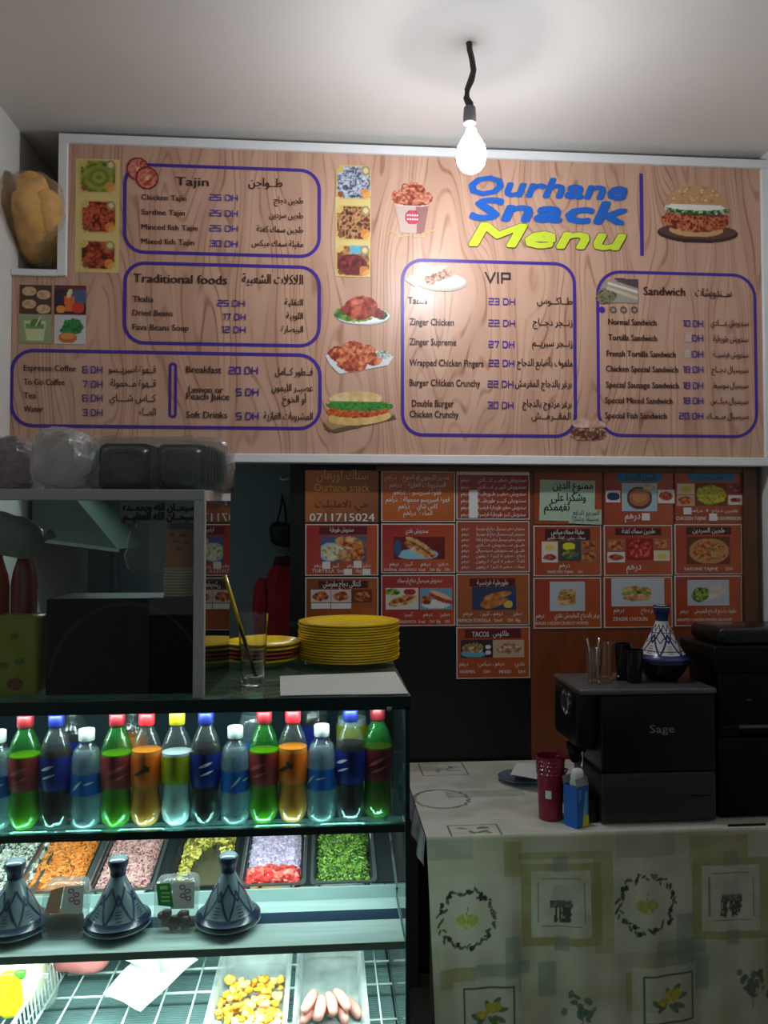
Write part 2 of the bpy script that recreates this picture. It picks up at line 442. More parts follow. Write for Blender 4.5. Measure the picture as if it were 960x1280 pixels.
def grid_mesh(name, P, img, mask, m, parent=None, smooth=False):
    """P (h,w,3) positions, img (h,w,3) srgb, mask (h,w)"""
    h, w = mask.shape
    fm = mask[:-1, :-1] & mask[1:, :-1] & mask[:-1, 1:] & mask[1:, 1:]
    idx = np.arange(h * w).reshape(h, w)
    q = np.stack([idx[1:, :-1][fm], idx[1:, 1:][fm], idx[:-1, 1:][fm], idx[:-1, :-1][fm]], 1)
    used = np.unique(q); remap = np.zeros(h * w, int); remap[used] = np.arange(len(used)); q = remap[q]
    V = P.reshape(-1, 3)[used]; C = lin_np(img.reshape(-1, 3)[used])
    me = bpy.data.meshes.new(name); me.vertices.add(len(V)); me.vertices.foreach_set('co', V.astype(np.float32).ravel())
    nf = len(q); me.loops.add(nf * 4); me.loops.foreach_set('vertex_index', q.astype(np.int32).ravel())
    me.polygons.add(nf); me.polygons.foreach_set('loop_start', np.arange(0, nf * 4, 4, dtype=np.int32))
    me.update(calc_edges=True)
    at = me.color_attributes.new('Col', 'FLOAT_COLOR', 'POINT')
    at.data.foreach_set('color', np.concatenate([C, np.ones((len(C), 1))], 1).astype(np.float32).ravel())
    if smooth: me.shade_smooth()
    me.materials.append(m)
    o = bpy.data.objects.new(name, me); COL.objects.link(o)
    if parent: o.parent = parent
    return o
def hang(cv, sheet, x0, y0, x1, y1, parent, name='printed_photo', dy=0.002, m=None):
    a, zt = sheet.p(x0, y0); b, _ = sheet.p(x1, y0); zb = sheet.p(x0, y1)[1]
    X = a + (b - a) * cv.X / (cv.w - 1); Z = zt + (zb - zt) * cv.Y / (cv.h - 1)
    P = np.stack([X, np.full_like(X, sheet.Y - dy), Z], -1)
    o = grid_mesh(name, P, cv.img, cv.a, m or MATS['print_photo'])
    return under(parent, o) if parent else o
mat('print_photo', (255, 255, 255), rough=0.45, attr=True, var=0.0)
# ------------------------------------------------------------------ the room
WHITE = mat('white_paint', (226, 224, 220), rough=0.75, var=0.03, vscale=3, bump=0.12, bscale=40)
CEIL = mat('ceiling_paint', (226, 221, 216), rough=0.8, var=0.03, vscale=2, bump=0.1, bscale=30)
FLOOR = mat('grey_floor_tile', (120, 116, 110), rough=0.5, var=0.1)
KITCHEN = mat('blue_grey_kitchen_paint', (104, 122, 130), rough=0.6, var=0.06, vscale=3)
TRIMM = mat('white_plastic_trim', (232, 235, 236), rough=0.35, var=0.02)
XL, XR, ZC, YB = W(13.5, 440, Y=2.6).x, W(959.5, 400, Y=2.6).x + .003, 2.866, 3.45
def struct(name, m, *boxes, parent=None):
    b = MB()
    for q in boxes: b.box(*q)
    o = b.build(name, m, parent); o['kind'] = 'structure'; return o
struct('floor', FLOOR, (XL - .1, XR + .1, -1.6, YB + .1, -0.1, 0))
struct('pavement', mat('street_paving', (50, 49, 48), rough=.8, var=.15), (-9, 9, -12, -1.6, -0.12, -0.02))
struct('ceiling', CEIL, (XL - .1, XR + .1, -1.6, YB + .1, ZC, ZC + .1))
struct('wall_left', WHITE, (XL - .1, XL, -1.6, YB, 0, ZC))
struct('wall_right', WHITE, (XR, XR + .1, -1.6, YB, 0, ZC))
struct('wall_back', KITCHEN, (XL, XR, YB, YB + .1, 0, ZC))

# ------------------------------------------------------------------ partition under the board: black panel and brown wood panel
BLACKP = mat('matt_black_panel', (9, 9, 13), rough=0.45, var=0.1, vscale=5)
WOODP = wood('orange_brown_wood', (124, 62, 30), (74, 34, 16), scale=30, distort=0.05, rough=0.4, wav=(1.5, 1, 0.35))
YP = 2.66
x_bl, x_bw, x_wr = W(362, 800, Y=YP).x, W(663.5, 800, Y=YP).x, W(943, 700, Y=YP).x
o = MB().box(x_bl, x_bw - .001, YP, YP + .03, 0.0, 1.745).build('black_partition_panel', BLACKP)
tag(o, 'matt black panel standing behind the table, left of the brown wood panel', 'panel')
t = empty('wood_partition_panel', ((x_bw + x_wr) / 2, YP, 0))
b = MB().box(x_bw, x_wr, YP, YP + .03, 0, 1.745); o = b.build('board', WOODP); o.parent = t; o.matrix_parent_inverse = Matrix.Translation(-t.location)
def under(t, o): o.parent = t; o.matrix_parent_inverse = Matrix.Translation(-t.location); return o
under(t, MB().box(x_wr - .045, x_wr + .003, YP - .016, YP - .001, 0, 1.740).build('edge_strip', wood('dark_wood_strip', (96, 58, 36), (62, 34, 20), scale=40, distort=0.04)))
under(t, MB().box(W(470, 585, Y=YP).x, x_wr - .046, YP - .014, YP - .001, 1.7225, 1.740).build('top_strip', MATS['dark_wood_strip']))
tag(t, 'orange brown wood panel behind the coffee machine, carrying two rows of posters', 'panel')

# ------------------------------------------------------------------ menu board
YM = 2.60
S = Sheet(YM)
PRINTWOOD = wood('printed_wood_grain', (206, 164, 140), (140, 86, 56), scale=36, distort=0.046, rough=0.38, coat=0.55, line=0.62, wav=(1.7, 1, 0.34))
board = empty('menu_board', (0.2, YM + .02, 1.745))
def bc(o): return under(board, o)
XI0, XI1 = S.p(86, 180)[0], S.p(952.5, 400)[0]
ZT, ZB = S.p(500, 195)[1], S.p(600, 569.5)[1]
XLL, ZL = S.p(14.5, 400)[0], S.p(50, 345)[1]
fw = 11 * ppm(YM)
bc(MB().prism([(XI0 - .004, ZT), (XI0 - .004, ZL), (XLL, ZL), (XLL, ZB), (XI1 + .004, ZB), (XI1 + .004, ZT)], YM, YM + .03).build('printed_panel', PRINTWOOD))
def rail(x0, x1, z0, z1, depth=.045): return bc(MB().rbox(x0, x1, YM - .012, YM - .012 + depth, z0, z1, .002, 1).build('frame_rail', TRIMM))
rail(XI0 - fw, XI1 + fw, ZT, ZT + fw)
rail(XI0 - fw, XI0, ZL, ZT - .0005)
rail(XI1, XI1 + fw, ZB, ZT - .0005)
rail(XLL + .0, XI1 + fw, ZB - fw, ZB - .0005)
ledge = bc(MB().rbox(XLL, XI0 - fw, YM - .012, YM + .40, ZL - .002, ZL + .020, .002, 1).build('frame_ledge', TRIMM))
tag(board, 'long wood grain printed menu board with white frame hung under the ceiling', 'menu board')

BROWN = mat('print_dark_brown', (62, 30, 24), rough=0.45, var=0)
PURPLE = mat('print_purple', (72, 44, 150), rough=0.4, var=0)
LILAC = mat('print_lilac', (150, 130, 190), rough=0.4, var=0)
BLUE = mat('print_blue', (30, 96, 190), rough=0.4, var=0)
LIME = mat('print_lime', (205, 222, 60), rough=0.4, var=0)
DKINK = mat('print_charcoal', (52, 44, 48), rough=0.4, var=0)
PALEY = mat('print_pale_yellow', (222, 200, 130), rough=0.45, var=0.05)
PATCHM = mat('print_pale_patch', (200, 180, 168), rough=0.5, var=0)

def line_part(name, fn, m):
    q = MB(); fn(q); return bc(q.build(name, m))
def section(frame, names, prices, arab, extra=None, title=None, atitle=None):
    if frame: line_part('printed_outline', lambda q: S.rframe(q, *frame), PURPLE)
    if extra: extra()
    if title: line_part('heading_lettering', lambda q: S.text(q, *title, bold=0.045), BROWN)
    if atitle: line_part('heading_lettering', lambda q: S.text(q, *atitle, bold=0.03), BROWN)
    for w_ in names: line_part('dish_lettering', lambda q: S.text(q, *w_, bold=0.045), BROWN)
    for w_ in prices: line_part('price_lettering', lambda q: S.strokes(q, *w_), PURPLE)
    for w_ in arab: line_part('arabic_lettering', lambda q: S.text(q, *w_, bold=0.03), BROWN)

section((156, 399, 209.5, 318, 24, 4.2),
    [('Chicken Tajin', 177, 233, 250, 7), ('Sardine Tajin', 177, 231, 268.5, 7), ('Minced fish Tajin', 177, 247, 287, 7), ('Mixed fish Tajin', 177, 243, 305, 7)],
    [('25 DH', 263, 297, 250.5, 7), ('25 DH', 263, 297, 270, 7), ('25 DH', 263, 297, 289, 7), ('30 DH', 263, 297, 308, 7)],
    [('طجين دجاج', 343, 379, 254, 8), ('طجين سردين', 337, 379, 272.5, 8), ('طجين سمك كفتة', 321, 379, 290, 8), ('مقيلة سمك ميكس', 315, 379, 307.5, 8)],
    title=('Tajin', 220, 261, 232, 11), atitle=('طــواجن', 311, 353, 233, 11))
section((156, 399, 331.5, 430.5, 24, 4.2),
    [('Tkalia', 166, 192, 377.5, 7.5), ('Dried Beans', 166, 216, 394.5, 7.5), ('Fava Beans Soup', 166, 236, 412.5, 7.5)],
    [('25 DH', 272.5, 306, 382.5, 7), ('17 DH', 279, 307, 399.5, 7), ('12 DH', 277, 307, 415.5, 7)],
    [('التقلية', 356, 379, 381.5, 8), ('اللوبية', 358, 379, 398.5, 8), ('البيصارة', 352, 379, 415, 8)],
    title=('Traditional foods', 167, 284, 353, 11), atitle=('اللاكلات الشعبية', 303, 379, 354, 12))
section((14.5, 400, 441, 534, 26, 4.2),
    [('Espresso Coffee', 30, 95, 463.5, 7.5), ('To Go Coffee', 30, 81, 481, 7.5), ('Tea', 30, 45, 498, 7.5), ('Water', 30, 54, 515, 7.5),
     ('Breakfast', 233, 277, 466, 8.5), ('Lemon or', 236, 279, 491, 8.5), ('Peach Juice', 233, 287, 499.5, 8.5), ('Soft Drinks', 233, 284, 522.5, 8.5)],
    [('6 DH', 104, 128, 466, 7.5), ('7 DH', 104, 128, 484, 7.5), ('6 DH', 104, 128, 501.5, 7.5), ('3 DH', 104, 128, 519.5, 7.5),
     ('20 DH', 287, 322, 467, 8), ('5 DH', 296, 323, 494, 8), ('5 DH', 296, 323, 524, 8)],
    [('قــهوة اسبريــسو', 136, 195, 465.5, 9), ('قــهوة مــحمولة', 138, 195, 483, 9), ('كــاس شــــاي', 137, 195, 501.5, 9), ('المــاء', 174, 195, 519, 9),
     ('فــطور كــامل', 344, 391, 468.5, 9), ('عصيــر الليمون', 340, 391, 488.5, 9), ('أو الخوخ', 353, 383, 503, 9), ('المشروبات الغازية', 330, 391, 524, 9)],
    extra=lambda: line_part('printed_divider', lambda q: S.rframe(q, 212.5, 219.5, 455, 521, 3, 3.4), PURPLE))
section((503, 718.5, 327.5, 544.5, 26, 4.2),
    [('Tacos', 510, 534, 379.5, 8.5), ('Zinger Chicken', 512, 567, 406, 8.5), ('Zinger Supreme', 512, 570, 431, 8.5), ('Wrapped Chicken Fingers', 512, 604, 457, 8.5),
     ('Burger Chicken Crunchy', 512, 600, 482, 8.5), ('Double Burger', 515, 567, 508, 8.5), ('Chicken Crunchy', 512, 573, 521.5, 8.5)],
    [('23 DH', 611, 643, 380.5, 7.5), ('22 DH', 611, 643, 407.5, 7.5), ('27 DH', 611, 642, 434, 7.5), ('22 DH', 611, 642, 457.5, 7.5), ('22 DH', 610, 641, 483.5, 7.5), ('30 DH', 610, 641, 510, 7.5)],
    [('طــاكــوس', 671, 715, 380, 9), ('زنــجر دجــاج', 665.5, 715, 406.5, 9), ('زنــجر سبريــم', 665, 715, 432.5, 9), ('ملفوف بأصابع الدجاج', 646, 715, 457, 9),
     ('برغر بالدجاج المقرمش', 643.5, 714, 483, 9), ('برغر مزدوج بالدجاج', 653, 714, 508, 9), ('المقــرمــش', 664, 713, 523.5, 9)])
m = MB(); S.strokes(m, 'VIP', 607, 637, 353, 12, w=0.2); bc(m.build('printed_heading', DKINK))
def dots():
    x, z = S.p(752, 387.3); r = 4.2 * ppm(YM)
    line_part('printed_dot', lambda q: q.add([(x + r * math.cos(2 * math.pi * k / 16), YM - .0025, z + r * math.sin(2 * math.pi * k / 16)) for k in range(16)], [tuple(range(16))]), PURPLE)
section((747.5, 944.5, 342, 545, 30, 4.0),
    [('Normal Sandwich', 760, 820, 406, 8), ('Tortilla Sandwich', 760, 820.5, 425.5, 8), ('Frensh Tortilla Sandwich', 758, 844, 445.5, 8), ('Chicken Special Sandwich', 757, 847, 464.5, 8),
     ('Special Sausage Sandwich', 757, 848, 484.5, 8), ('Special Mixed Sandwich', 756, 840, 504, 8), ('Special Fish Sandwich', 756, 833, 523, 8)],
    [('10 DH', 853, 878, 408, 7.5), ('DH', 865.5, 878, 426.5, 7.5), ('DH', 865.5, 878, 446.5, 7.5), ('18 DH', 853, 878, 465.5, 7.5), ('18 DH', 853, 878, 485.5, 7.5), ('18 DH', 853, 878, 504.5, 7.5), ('20 DH', 849, 878, 523.5, 7.5)],
    [('سندويش عــــادي', 888, 935, 407, 8), ('سندويش طورطية', 891, 935, 427, 8), ('سندويش فرنسيــة', 891, 935, 446.5, 8), ('سبيسيال دجــاج', 889, 935, 465.5, 8),
     ('سبيسيال سوسيط', 891, 935, 485, 8), ('سبيسيال ميكــس', 888, 935, 504.5, 8), ('سبيسيال ســمــك', 883, 935, 523.5, 8)],
    extra=dots, title=('Sandwich', 804, 856, 369, 11), atitle=('ســندويشات', 868.5, 914, 370.5, 11))
for cx in (766, 779, 792.5): line_part('printed_ring', lambda q: S.rframe(q, cx - 3.2, cx + 3.2, 384.2, 390.6, 3.1, 2.2, dy=.0025), mat('print_grey_brown', (110, 92, 84), rough=0.5, var=0))
for r_ in ((856, 864, 417.5, 427.5), (855.5, 863.5, 437.5, 447.5)): line_part('price_cover', lambda q: S.rect(q, *r_), PATCHM)
m = MB(); S.rect(m, 799, 803.2, 217, 320); bc(m.build('printed_bar', PURPLE))
# title
line_part('title_lettering', lambda q: S.text(q, 'Ourhane', 587, 782, 243.5, 24, bold=0.055, shear=0.25, dy=.004), BLUE)
line_part('title_lettering', lambda q: S.text(q, 'Snack', 588, 783, 274, 27, bold=0.06, shear=0.2, dy=.004), BLUE)
line_part('title_outline', lambda q: S.text(q, 'Menu', 587, 781, 306.5, 28, bold=0.068, shear=0.25, dy=.0035), DKINK)
line_part('title_lettering', lambda q: S.text(q, 'Menu', 587, 781, 306.5, 28, bold=0.050, shear=0.25, dy=.0045), LIME)
line_part('printed_strip', lambda q: S.rect(q, 95, 150, 198, 340, dy=.0009), PALEY); line_part('printed_strip', lambda q: S.rect(q, 419, 463, 246, 345, dy=.0009), PALEY)

# ---- painted food pictures
def rsq(c, m=3): return c.em(c.w / 2, c.h / 2, c.w / 2 - m, c.h / 2 - m) | (c.rm(m, m * 3, c.w - m, c.h - m * 3)) | c.rm(m * 3, m, c.w - m * 3, c.h - m)
def dish(pal, seed, w=48, h=44, rim=(214, 186, 110), cell=4, extra=None):
    c = Cv(w, h); k = rsq(c, 2); c.fill(k, rim); c.tex(rsq(c, 4), pal, cell, seed, 2.2)
    if extra: extra(c)
    c.ell(w - 8, 8, 6, 6, (150, 140, 110)); c.ell(w - 8, 8, 3.5, 3.5, (224, 200, 140)); c.ell(w - 9, h - 9, 6, 6, (226, 150, 70), mix=0.8); c.ell(8, h - 7, 4, 4, (120, 60, 40), mix=.8)
    return c
PUREE = [(70, 90, 20), (126, 140, 40), (158, 166, 70)]
TOM = [(90, 20, 10), (178, 60, 30), (206, 110, 60), (140, 40, 20)]
def rings(c):
    for r, col in ((15, (150, 158, 60)), (11, (112, 126, 36)), (7, (160, 168, 80)), (3, (110, 124, 40))): c.ell(c.w / 2 + 1, c.h / 2 + 1, r * 1.2, r, col, mix=.75)
hang(dish(PUREE, 1, extra=rings), S, 98, 197, 147, 242, board)
hang(dish(TOM, 2, cell=3), S, 100, 248, 147, 292, board)
hang(dish([(80, 16, 10), (150, 50, 26), (190, 90, 50)], 3, 46, 40, cell=4), S, 99, 298, 146, 338, board)
hang(dish([(60, 70, 96), (150, 160, 180), (214, 220, 226), (90, 96, 120)], 4, cell=3), S, 418, 204, 465, 250, board)
hang(dish([(70, 40, 26), (150, 100, 66), (206, 160, 110), (100, 40, 26)], 5, cell=4), S, 418, 254, 465, 301, board)
def bowl(c):
    c.fill(c.rm(20, 2, c.w - 5, 12), (90, 190, 220), .8); c.ell(22, 26, 19, 13, (110, 34, 40)); c.tex(c.em(22, 24, 15, 9), [(80, 16, 24), (150, 60, 60)], 4, 9)
hang(dish([(120, 70, 40), (190, 140, 90)], 6, 46, 42, extra=bowl), S, 418, 304, 464, 347, board)
c = Cv(45, 43)
for cx, cy in ((16, 16), (28, 27)):
    c.ell(cx, cy, 15, 15, (134, 22, 22)); c.tex(c.em(cx, cy, 12.5, 12.5), [(170, 60, 50), (220, 150, 130), (190, 80, 60)], 5, cx); c.ell(cx, cy, 3, 3, (230, 180, 150))
hang(c, S, 157, 195, 201, 238, board, dy=.0028)
c = Cv(56, 72)     # chicken bucket
c.fill(c.pm([(5, 26), (50, 26), (43, 66), (13, 66)]), (196, 170, 160)); c.fill(c.pm([(32, 26), (50, 26), (43, 66), (34, 66)]), (150, 104, 98))
c.ell(28, 27, 24, 5, (226, 200, 190)); c.ell(28, 27, 22, 3.5, (120, 50, 40))
for k, (cx, cy, rx, ry) in enumerate(((10, 20, 8, 9), (20, 14, 7, 12), (30, 11, 7, 13), (39, 14, 7, 11), (47, 20, 7, 8), (27, 22, 16, 8))):
    c.tex(c.em(cx, cy, rx, ry, rough=.5), [(110, 40, 28), (180, 96, 70), (222, 160, 130)], 3, 20 + k)
c.ell(28, 45, 9, 9, (170, 30, 60)); c.ell(28, 45, 7.6, 7.6, (200, 60, 90))
for yy in (42.5, 47.5):
    for xx in range(22, 35, 3): c.fill(c.rm(xx, yy - 1, xx + 1.6, yy + 1), (250, 230, 230))
for x0, y0, x1, y1 in ((0, 62, 12, 69), (10, 70, 26, 67), (40, 66, 56, 60), (30, 69, 44, 68)): c.line(x0, y0, x1, y1, 2.6, (214, 180, 120))
hang(c, S, 487, 226, 543, 298, board)
c = Cv(104, 78)    # burger on a round tray
c.ell(52, 62, 51, 13, (60, 36, 34)); c.ell(52, 60, 48, 10, (96, 60, 52))
c.ell(50, 58, 34, 9, (200, 160, 110))
c.tex(c.em(50, 46, 44, 15, rough=.35), [(110, 34, 24), (170, 74, 46), (212, 140, 90), (140, 46, 30)], 4, 31, 2.4)
c.tex(c.em(52, 32, 42, 8, rough=.6), [(30, 70, 30), (60, 120, 50), (200, 210, 190)], 3, 32, 2.4)
c.fill(c.em(50, 29, 37, 5, rough=.4), (236, 236, 226))
c.tex(c.em(50, 22, 38, 20) & (c.Y < 27), [(170, 120, 80), (206, 160, 112), (190, 140, 96)], 7, 33, 1.2)
rnd = random.Random(3)
for k in range(22): c.ell(rnd.uniform(22, 78), rnd.uniform(7, 22), 1.2, .8, (236, 214, 170))
hang(c, S, 819, 228, 923, 306, board)
def plate(c, cx, cy, rx, ry): c.ell(cx, cy, rx, ry, (206, 214, 220)); c.ell(cx, cy - 1, rx * .93, ry * .86, (240, 242, 240))
c = Cv(72, 42); plate(c, 36, 29, 35, 12)
c.tex(c.em(10, 27, 9, 7, rough=.5), [(40, 90, 30), (90, 150, 60)], 3, 41); c.tex(c.em(60, 28, 7, 6, rough=.5), [(60, 60, 60), (30, 90, 50)], 3, 42); c.tex(c.em(28, 32, 20, 5, rough=.6), [(40, 100, 30), (180, 190, 60)], 3, 45)
c.tex(c.em(34, 19, 22, 15, -8), [(96, 24, 18), (150, 50, 34), (200, 100, 70)], 8, 43, 2.2); c.tex(c.em(52, 24, 12, 7, 25), [(110, 30, 20), (190, 90, 60)], 5, 44); c.ell(30, 12, 8, 3, (222, 150, 130), -15, mix=.6); c.ell(14, 22, 6, 5, (150, 60, 40))
hang(c, S, 417, 365, 489, 407, board)
c = Cv(87, 46); c.fill(c.pm([(0, 22), (42, 8), (87, 22), (80, 34), (18, 46), (6, 34)]), (222, 224, 228))
for k, (cx, cy, rx, ry) in enumerate(((18, 20, 14, 10), (36, 14, 15, 11), (52, 16, 12, 9), (34, 31, 19, 12), (60, 26, 12, 8))):
    c.tex(c.em(cx, cy, rx, ry, rough=.4), [(134, 44, 24), (196, 96, 60), (226, 150, 100)], 4, 50 + k, 2.2)
c.tex(c.em(74, 20, 9, 5, rough=.6), [(90, 120, 90), (220, 220, 220)], 2, 57)
hang(c, S, 406, 422, 493, 468, board)
c = Cv(94, 56)     # long sandwich on a wooden board
c.fill(c.pm([(2, 42), (92, 30), (94, 36), (16, 55), (4, 50)]), (110, 84, 60)); c.fill(c.pm([(2, 40), (90, 28), (92, 31), (12, 50)]), (170, 140, 100))
c.tex(c.em(47, 34, 40, 10, -4), [(216, 176, 100), (232, 200, 130)], 6, 61); c.tex(c.em(46, 26, 40, 9, -3, rough=.4), [(190, 60, 30), (220, 130, 50), (160, 40, 30)], 3, 62, 2.4)
c.tex(c.em(48, 19, 42, 7, 0, rough=.6), [(30, 90, 30), (80, 160, 60), (40, 110, 40)], 3, 63); c.tex(c.em(42, 11, 34, 10, -2) & (c.Y < 15), [(214, 176, 116), (238, 210, 160)], 6, 64)
hang(c, S, 402, 487, 496, 543, board)
c = Cv(84, 38); c.ell(48, 24, 33, 12, (190, 180, 166)); c.ell(48, 22, 31, 10, (226, 216, 200)); c.fill(c.pm([(2, 22), (26, 4), (60, 2), (34, 20), (16, 32)]), (206, 196, 180))
for k, (cx, cy) in enumerate(((34, 22), (42, 18), (50, 15), (57, 12))): c.tex(c.em(cx, cy, 7, 5, 30, rough=.5), [(110, 50, 36), (226, 190, 160), (170, 90, 60)], 3, 70 + k, 2.4)
hang(c, S, 503, 328, 587, 366, board, dy=.0026)
def tile(fn):
    c = Cv(40, 36, (120, 90, 70)); fn(c); return c
def t1(c):
    c.fill(c.rm(0, 0, 40, 36), (84, 56, 44))
    for cx, cy in ((12, 8), (30, 12), (12, 24), (30, 30)): c.ell(cx, cy, 9, 6, (206, 180, 140)); c.tex(c.em(cx, cy, 7, 4), [(190, 140, 100), (224, 190, 150)], 3, cx)
def t2(c):
    c.fill(c.rm(0, 0, 40, 36), (52, 36, 50)); c.fill(c.rm(20, 4, 40, 22), (80, 110, 150), .8); c.fill(c.pm([(12, 14), (26, 14), (24, 33), (14, 33)]), (226, 110, 50)); c.ell(30, 28, 8, 7, (206, 60, 40)); c.ell(8, 30, 6, 5, (230, 150, 60)); c.fill(c.rm(0, 0, 40, 5), (120, 40, 50), .8); c.ell(19, 10, 3, 6, (230, 210, 150), 20)
def t3(c):
    c.fill(c.rm(0, 0, 40, 36), (150, 166, 120)); c.fill(c.pm([(5, 8), (33, 8), (30, 33), (9, 33)]), (206, 216, 160)); c.fill(c.pm([(7, 12), (31, 12), (30, 18), (8, 18)]), (110, 150, 80)); c.ell(20, 10, 7, 5, (80, 130, 60), rough=.5); c.line(26, 2, 20, 14, 1.5, (230, 230, 220))
def t4(c):
    c.fill(c.rm(0, 0, 40, 36), (206, 206, 206)); c.tex(c.em(22, 15, 14, 11, rough=1.0), [(20, 80, 40), (60, 150, 80), (30, 100, 50)], 3, 5); c.ell(17, 28, 12, 7, (200, 110, 50)); c.ell(17, 26, 9, 4, (220, 150, 90))
hang(tile(t1), S, 25, 356, 65, 392, board); hang(tile(t2), S, 68.5, 356.5, 108, 392.5, board); hang(tile(t3), S, 25, 393.5, 65, 429, board); hang(tile(t4), S, 68.5, 394, 108, 430, board)
c = Cv(56, 34)     # wrap
c.fill(c.pm([(2, 22), (14, 2), (56, 4), (55, 33), (10, 33)]), (160, 150, 136)); c.fill(c.pm([(22, 0), (56, 2), (56, 14), (30, 6)]), (84, 66, 78)); c.tex(c.em(14, 24, 14, 10, -20, rough=.5), [(70, 60, 50), (150, 140, 110), (90, 90, 60)], 3, 81, 2.4); c.line(18, 8, 54, 18, 3, (220, 214, 200)); c.line(16, 14, 54, 26, 4, (196, 184, 160))
hang(c, S, 743, 346, 798, 380, board, dy=.0028)
c = Cv(52, 31); c.tex(c.em(26, 20, 24, 9, rough=.6), [(90, 30, 30), (150, 70, 60), (60, 70, 40), (200, 150, 130)], 3, 83, 2.5); c.tex(c.em(28, 9, 22, 9, 5) & (c.Y < 13), [(190, 130, 110), (226, 196, 180)], 6, 84)
hang(c, S, 708, 522, 760, 553, board, dy=.0028)

# ------------------------------------------------------------------ posters on the partition
YQ = YP - 0.0035
POSTW = mat('print_white', (228, 226, 222), rough=0.4, var=0)
GOLD = mat('print_gold', (250, 196, 90), rough=0.4, var=0)
GHOST = mat('print_faint', (200, 160, 130), rough=0.4, var=0)
BLUELAB = mat('print_teal_label', (40, 120, 160), rough=0.4, var=0.05)
PAPER = mat('poster_paper', (255, 255, 255), rough=0.3, attr=True, var=0.06, vscale=20, coat=0.35)
EDGEW = mat('poster_edge', (216, 206, 200), rough=0.4, var=0)
def poster(x0, x1, y0, y1, label, tl=(150, 40, 34), br=(196, 96, 40), border=True, mid=None):
    s = Sheet(YQ)
    a, zt = s.p(x0, (y0 + y1) / 2)[0], s.p((x0 + x1) / 2, y0)[1]; b, zb = s.p(x1, (y0 + y1) / 2)[0], s.p((x0 + x1) / 2, y1)[1]
    t = empty('poster', ((a + b) / 2, YQ, zb)); tag(t, label, 'poster', 'food posters on the partition')
    if border: under(t, MB().box(a, b, YQ, YP - .0004, zb, zt).build('sheet', EDGEW))
    else: under(t, MB().box(a, b, YQ, YP - .0004, zb, zt).build('sheet', mat('poster_back', (150, 60, 34), var=.05)))
    e = 1.4 * ppm(YQ) if border else 0
    h, w = 8, 10; yy, xx = np.mgrid[0:h, 0:w]; u = xx / (w - 1); v = yy / (h - 1)
    k = np.clip(0.55 * u + 0.45 * v + 0.22 * (vnoise(h, w, 3, int(x0 * 3 + y0)) - .5), 0, 1)[..., None]
    img = np.array(tl, float) * (1 - k) + np.array(br, float) * k
    P = np.stack([a + e + (b - a - 2 * e) * u, np.full(u.shape, YQ - .0006), zt - e - (zt - zb - 2 * e) * v], -1)
    under(t, grid_mesh('printed_background', P, img, np.ones((h, w), bool), PAPER))
    return t, s
def ptxt(t, s, m, lines, name='printed_lettering', bold=.02, dy=.0016):
    for q in lines: mb = MB(); s.text(mb, *q, bold=bold, dy=dy); under(t, mb.build(name, m))
def pphoto(t, s, cv, x0, y0, x1, y1, dy=.0012): o = hang(cv, s, x0, y0, x1, y1, None, dy=dy); under(t, o)
def patches(t, s, rects, m=None):
    for r in rects: mb = MB(); s.rect(mb, *r, dy=.0021); under(t, mb.build('price_cover', m or POSTW))
def food(w, h, bg, items, seed=0):
    c = Cv(w, h, bg)
    for k, (kind, cx, cy, rx, ry, pal, *r) in enumerate(items):
        ang = r[0] if r else 0
        if kind == 'e': c.ell(cx, cy, rx, ry, pal, ang)
        elif kind == 't': c.tex(c.em(cx, cy, rx, ry, ang, rough=.5), pal, 3, seed * 10 + k, 2.3)
        elif kind == 's': c.tex(c.em(cx, cy, rx, ry, ang), pal, 5, seed * 10 + k, 1.6)
    return c
BREAD = [(150, 96, 54), (206, 160, 104), (232, 200, 150)]
FRIED = [(110, 46, 24), (186, 96, 50), (222, 150, 90)]
GREEN = [(40, 80, 30), (110, 150, 60), (190, 180, 80)]
OR1, OR2, RD1, RD2 = (190, 96, 36), (156, 74, 34), (156, 34, 36), (186, 76, 36)

t, s = poster(381.5, 473, 588, 653, 'orange poster with a telephone number at the top left, above the plates', (196, 106, 40), (122, 74, 44), border=False)
ptxt(t, s, GOLD, [('سناك اورهان', 396, 460, 599, 12), ('Ourhane snack', 393, 462, 614, 10)], 'printed_heading', bold=0.0)
ptxt(t, s, mat('print_dim_brown', (84, 44, 26), var=0), [('حي تلامليلت', 394, 460, 634, 9)], 'handwriting')
ptxt(t, s, POSTW, [('0711715024', 387, 468, 651.5, 10)], 'printed_phone_number', bold=.035)
t, s = poster(381.5, 473, 655, 719.5, 'red and orange tortilla poster directly under the one with the telephone number', RD1, OR1)
m = MB(); s.rect(m, 399, 459, 658, 668, dy=.001); under(t, m.build('caption_band', mat('print_maroon', (96, 24, 32), var=0)))
ptxt(t, s, POSTW, [('سندويش طورطية', 412, 442, 664.5, 5.5), ('كبير', 415, 424, 709, 5), ('درهم', 434, 443, 709, 5), ('درهم', 393, 403, 709, 5), ('صغير', 453, 463, 709, 5), ('TORTILLA  Small      Big', 390, 452, 715.5, 4)])
pphoto(t, s, food(58, 32, (80, 90, 130), [('e', 12, 20, 14, 12, (150, 200, 220)), ('t', 16, 20, 14, 10, [(200, 200, 160), (240, 236, 200), (150, 150, 90)]), ('s', 38, 9, 20, 8, BREAD, 10), ('t', 38, 11, 16, 3, FRIED, 10), ('s', 33, 24, 12, 8, BREAD), ('t', 47, 23, 9, 8, FRIED)], 1), 401, 670, 458, 702)
patches(t, s, [(403, 413, 702, 711), (442, 452, 701, 710), (430, 440, 711, 719), (453, 463, 711, 719)])
t, s = poster(381.5, 473, 721.5, 787, 'brown orange poster with three photos of fried chicken, partly hidden by yellow plates', (120, 60, 30), OR1)
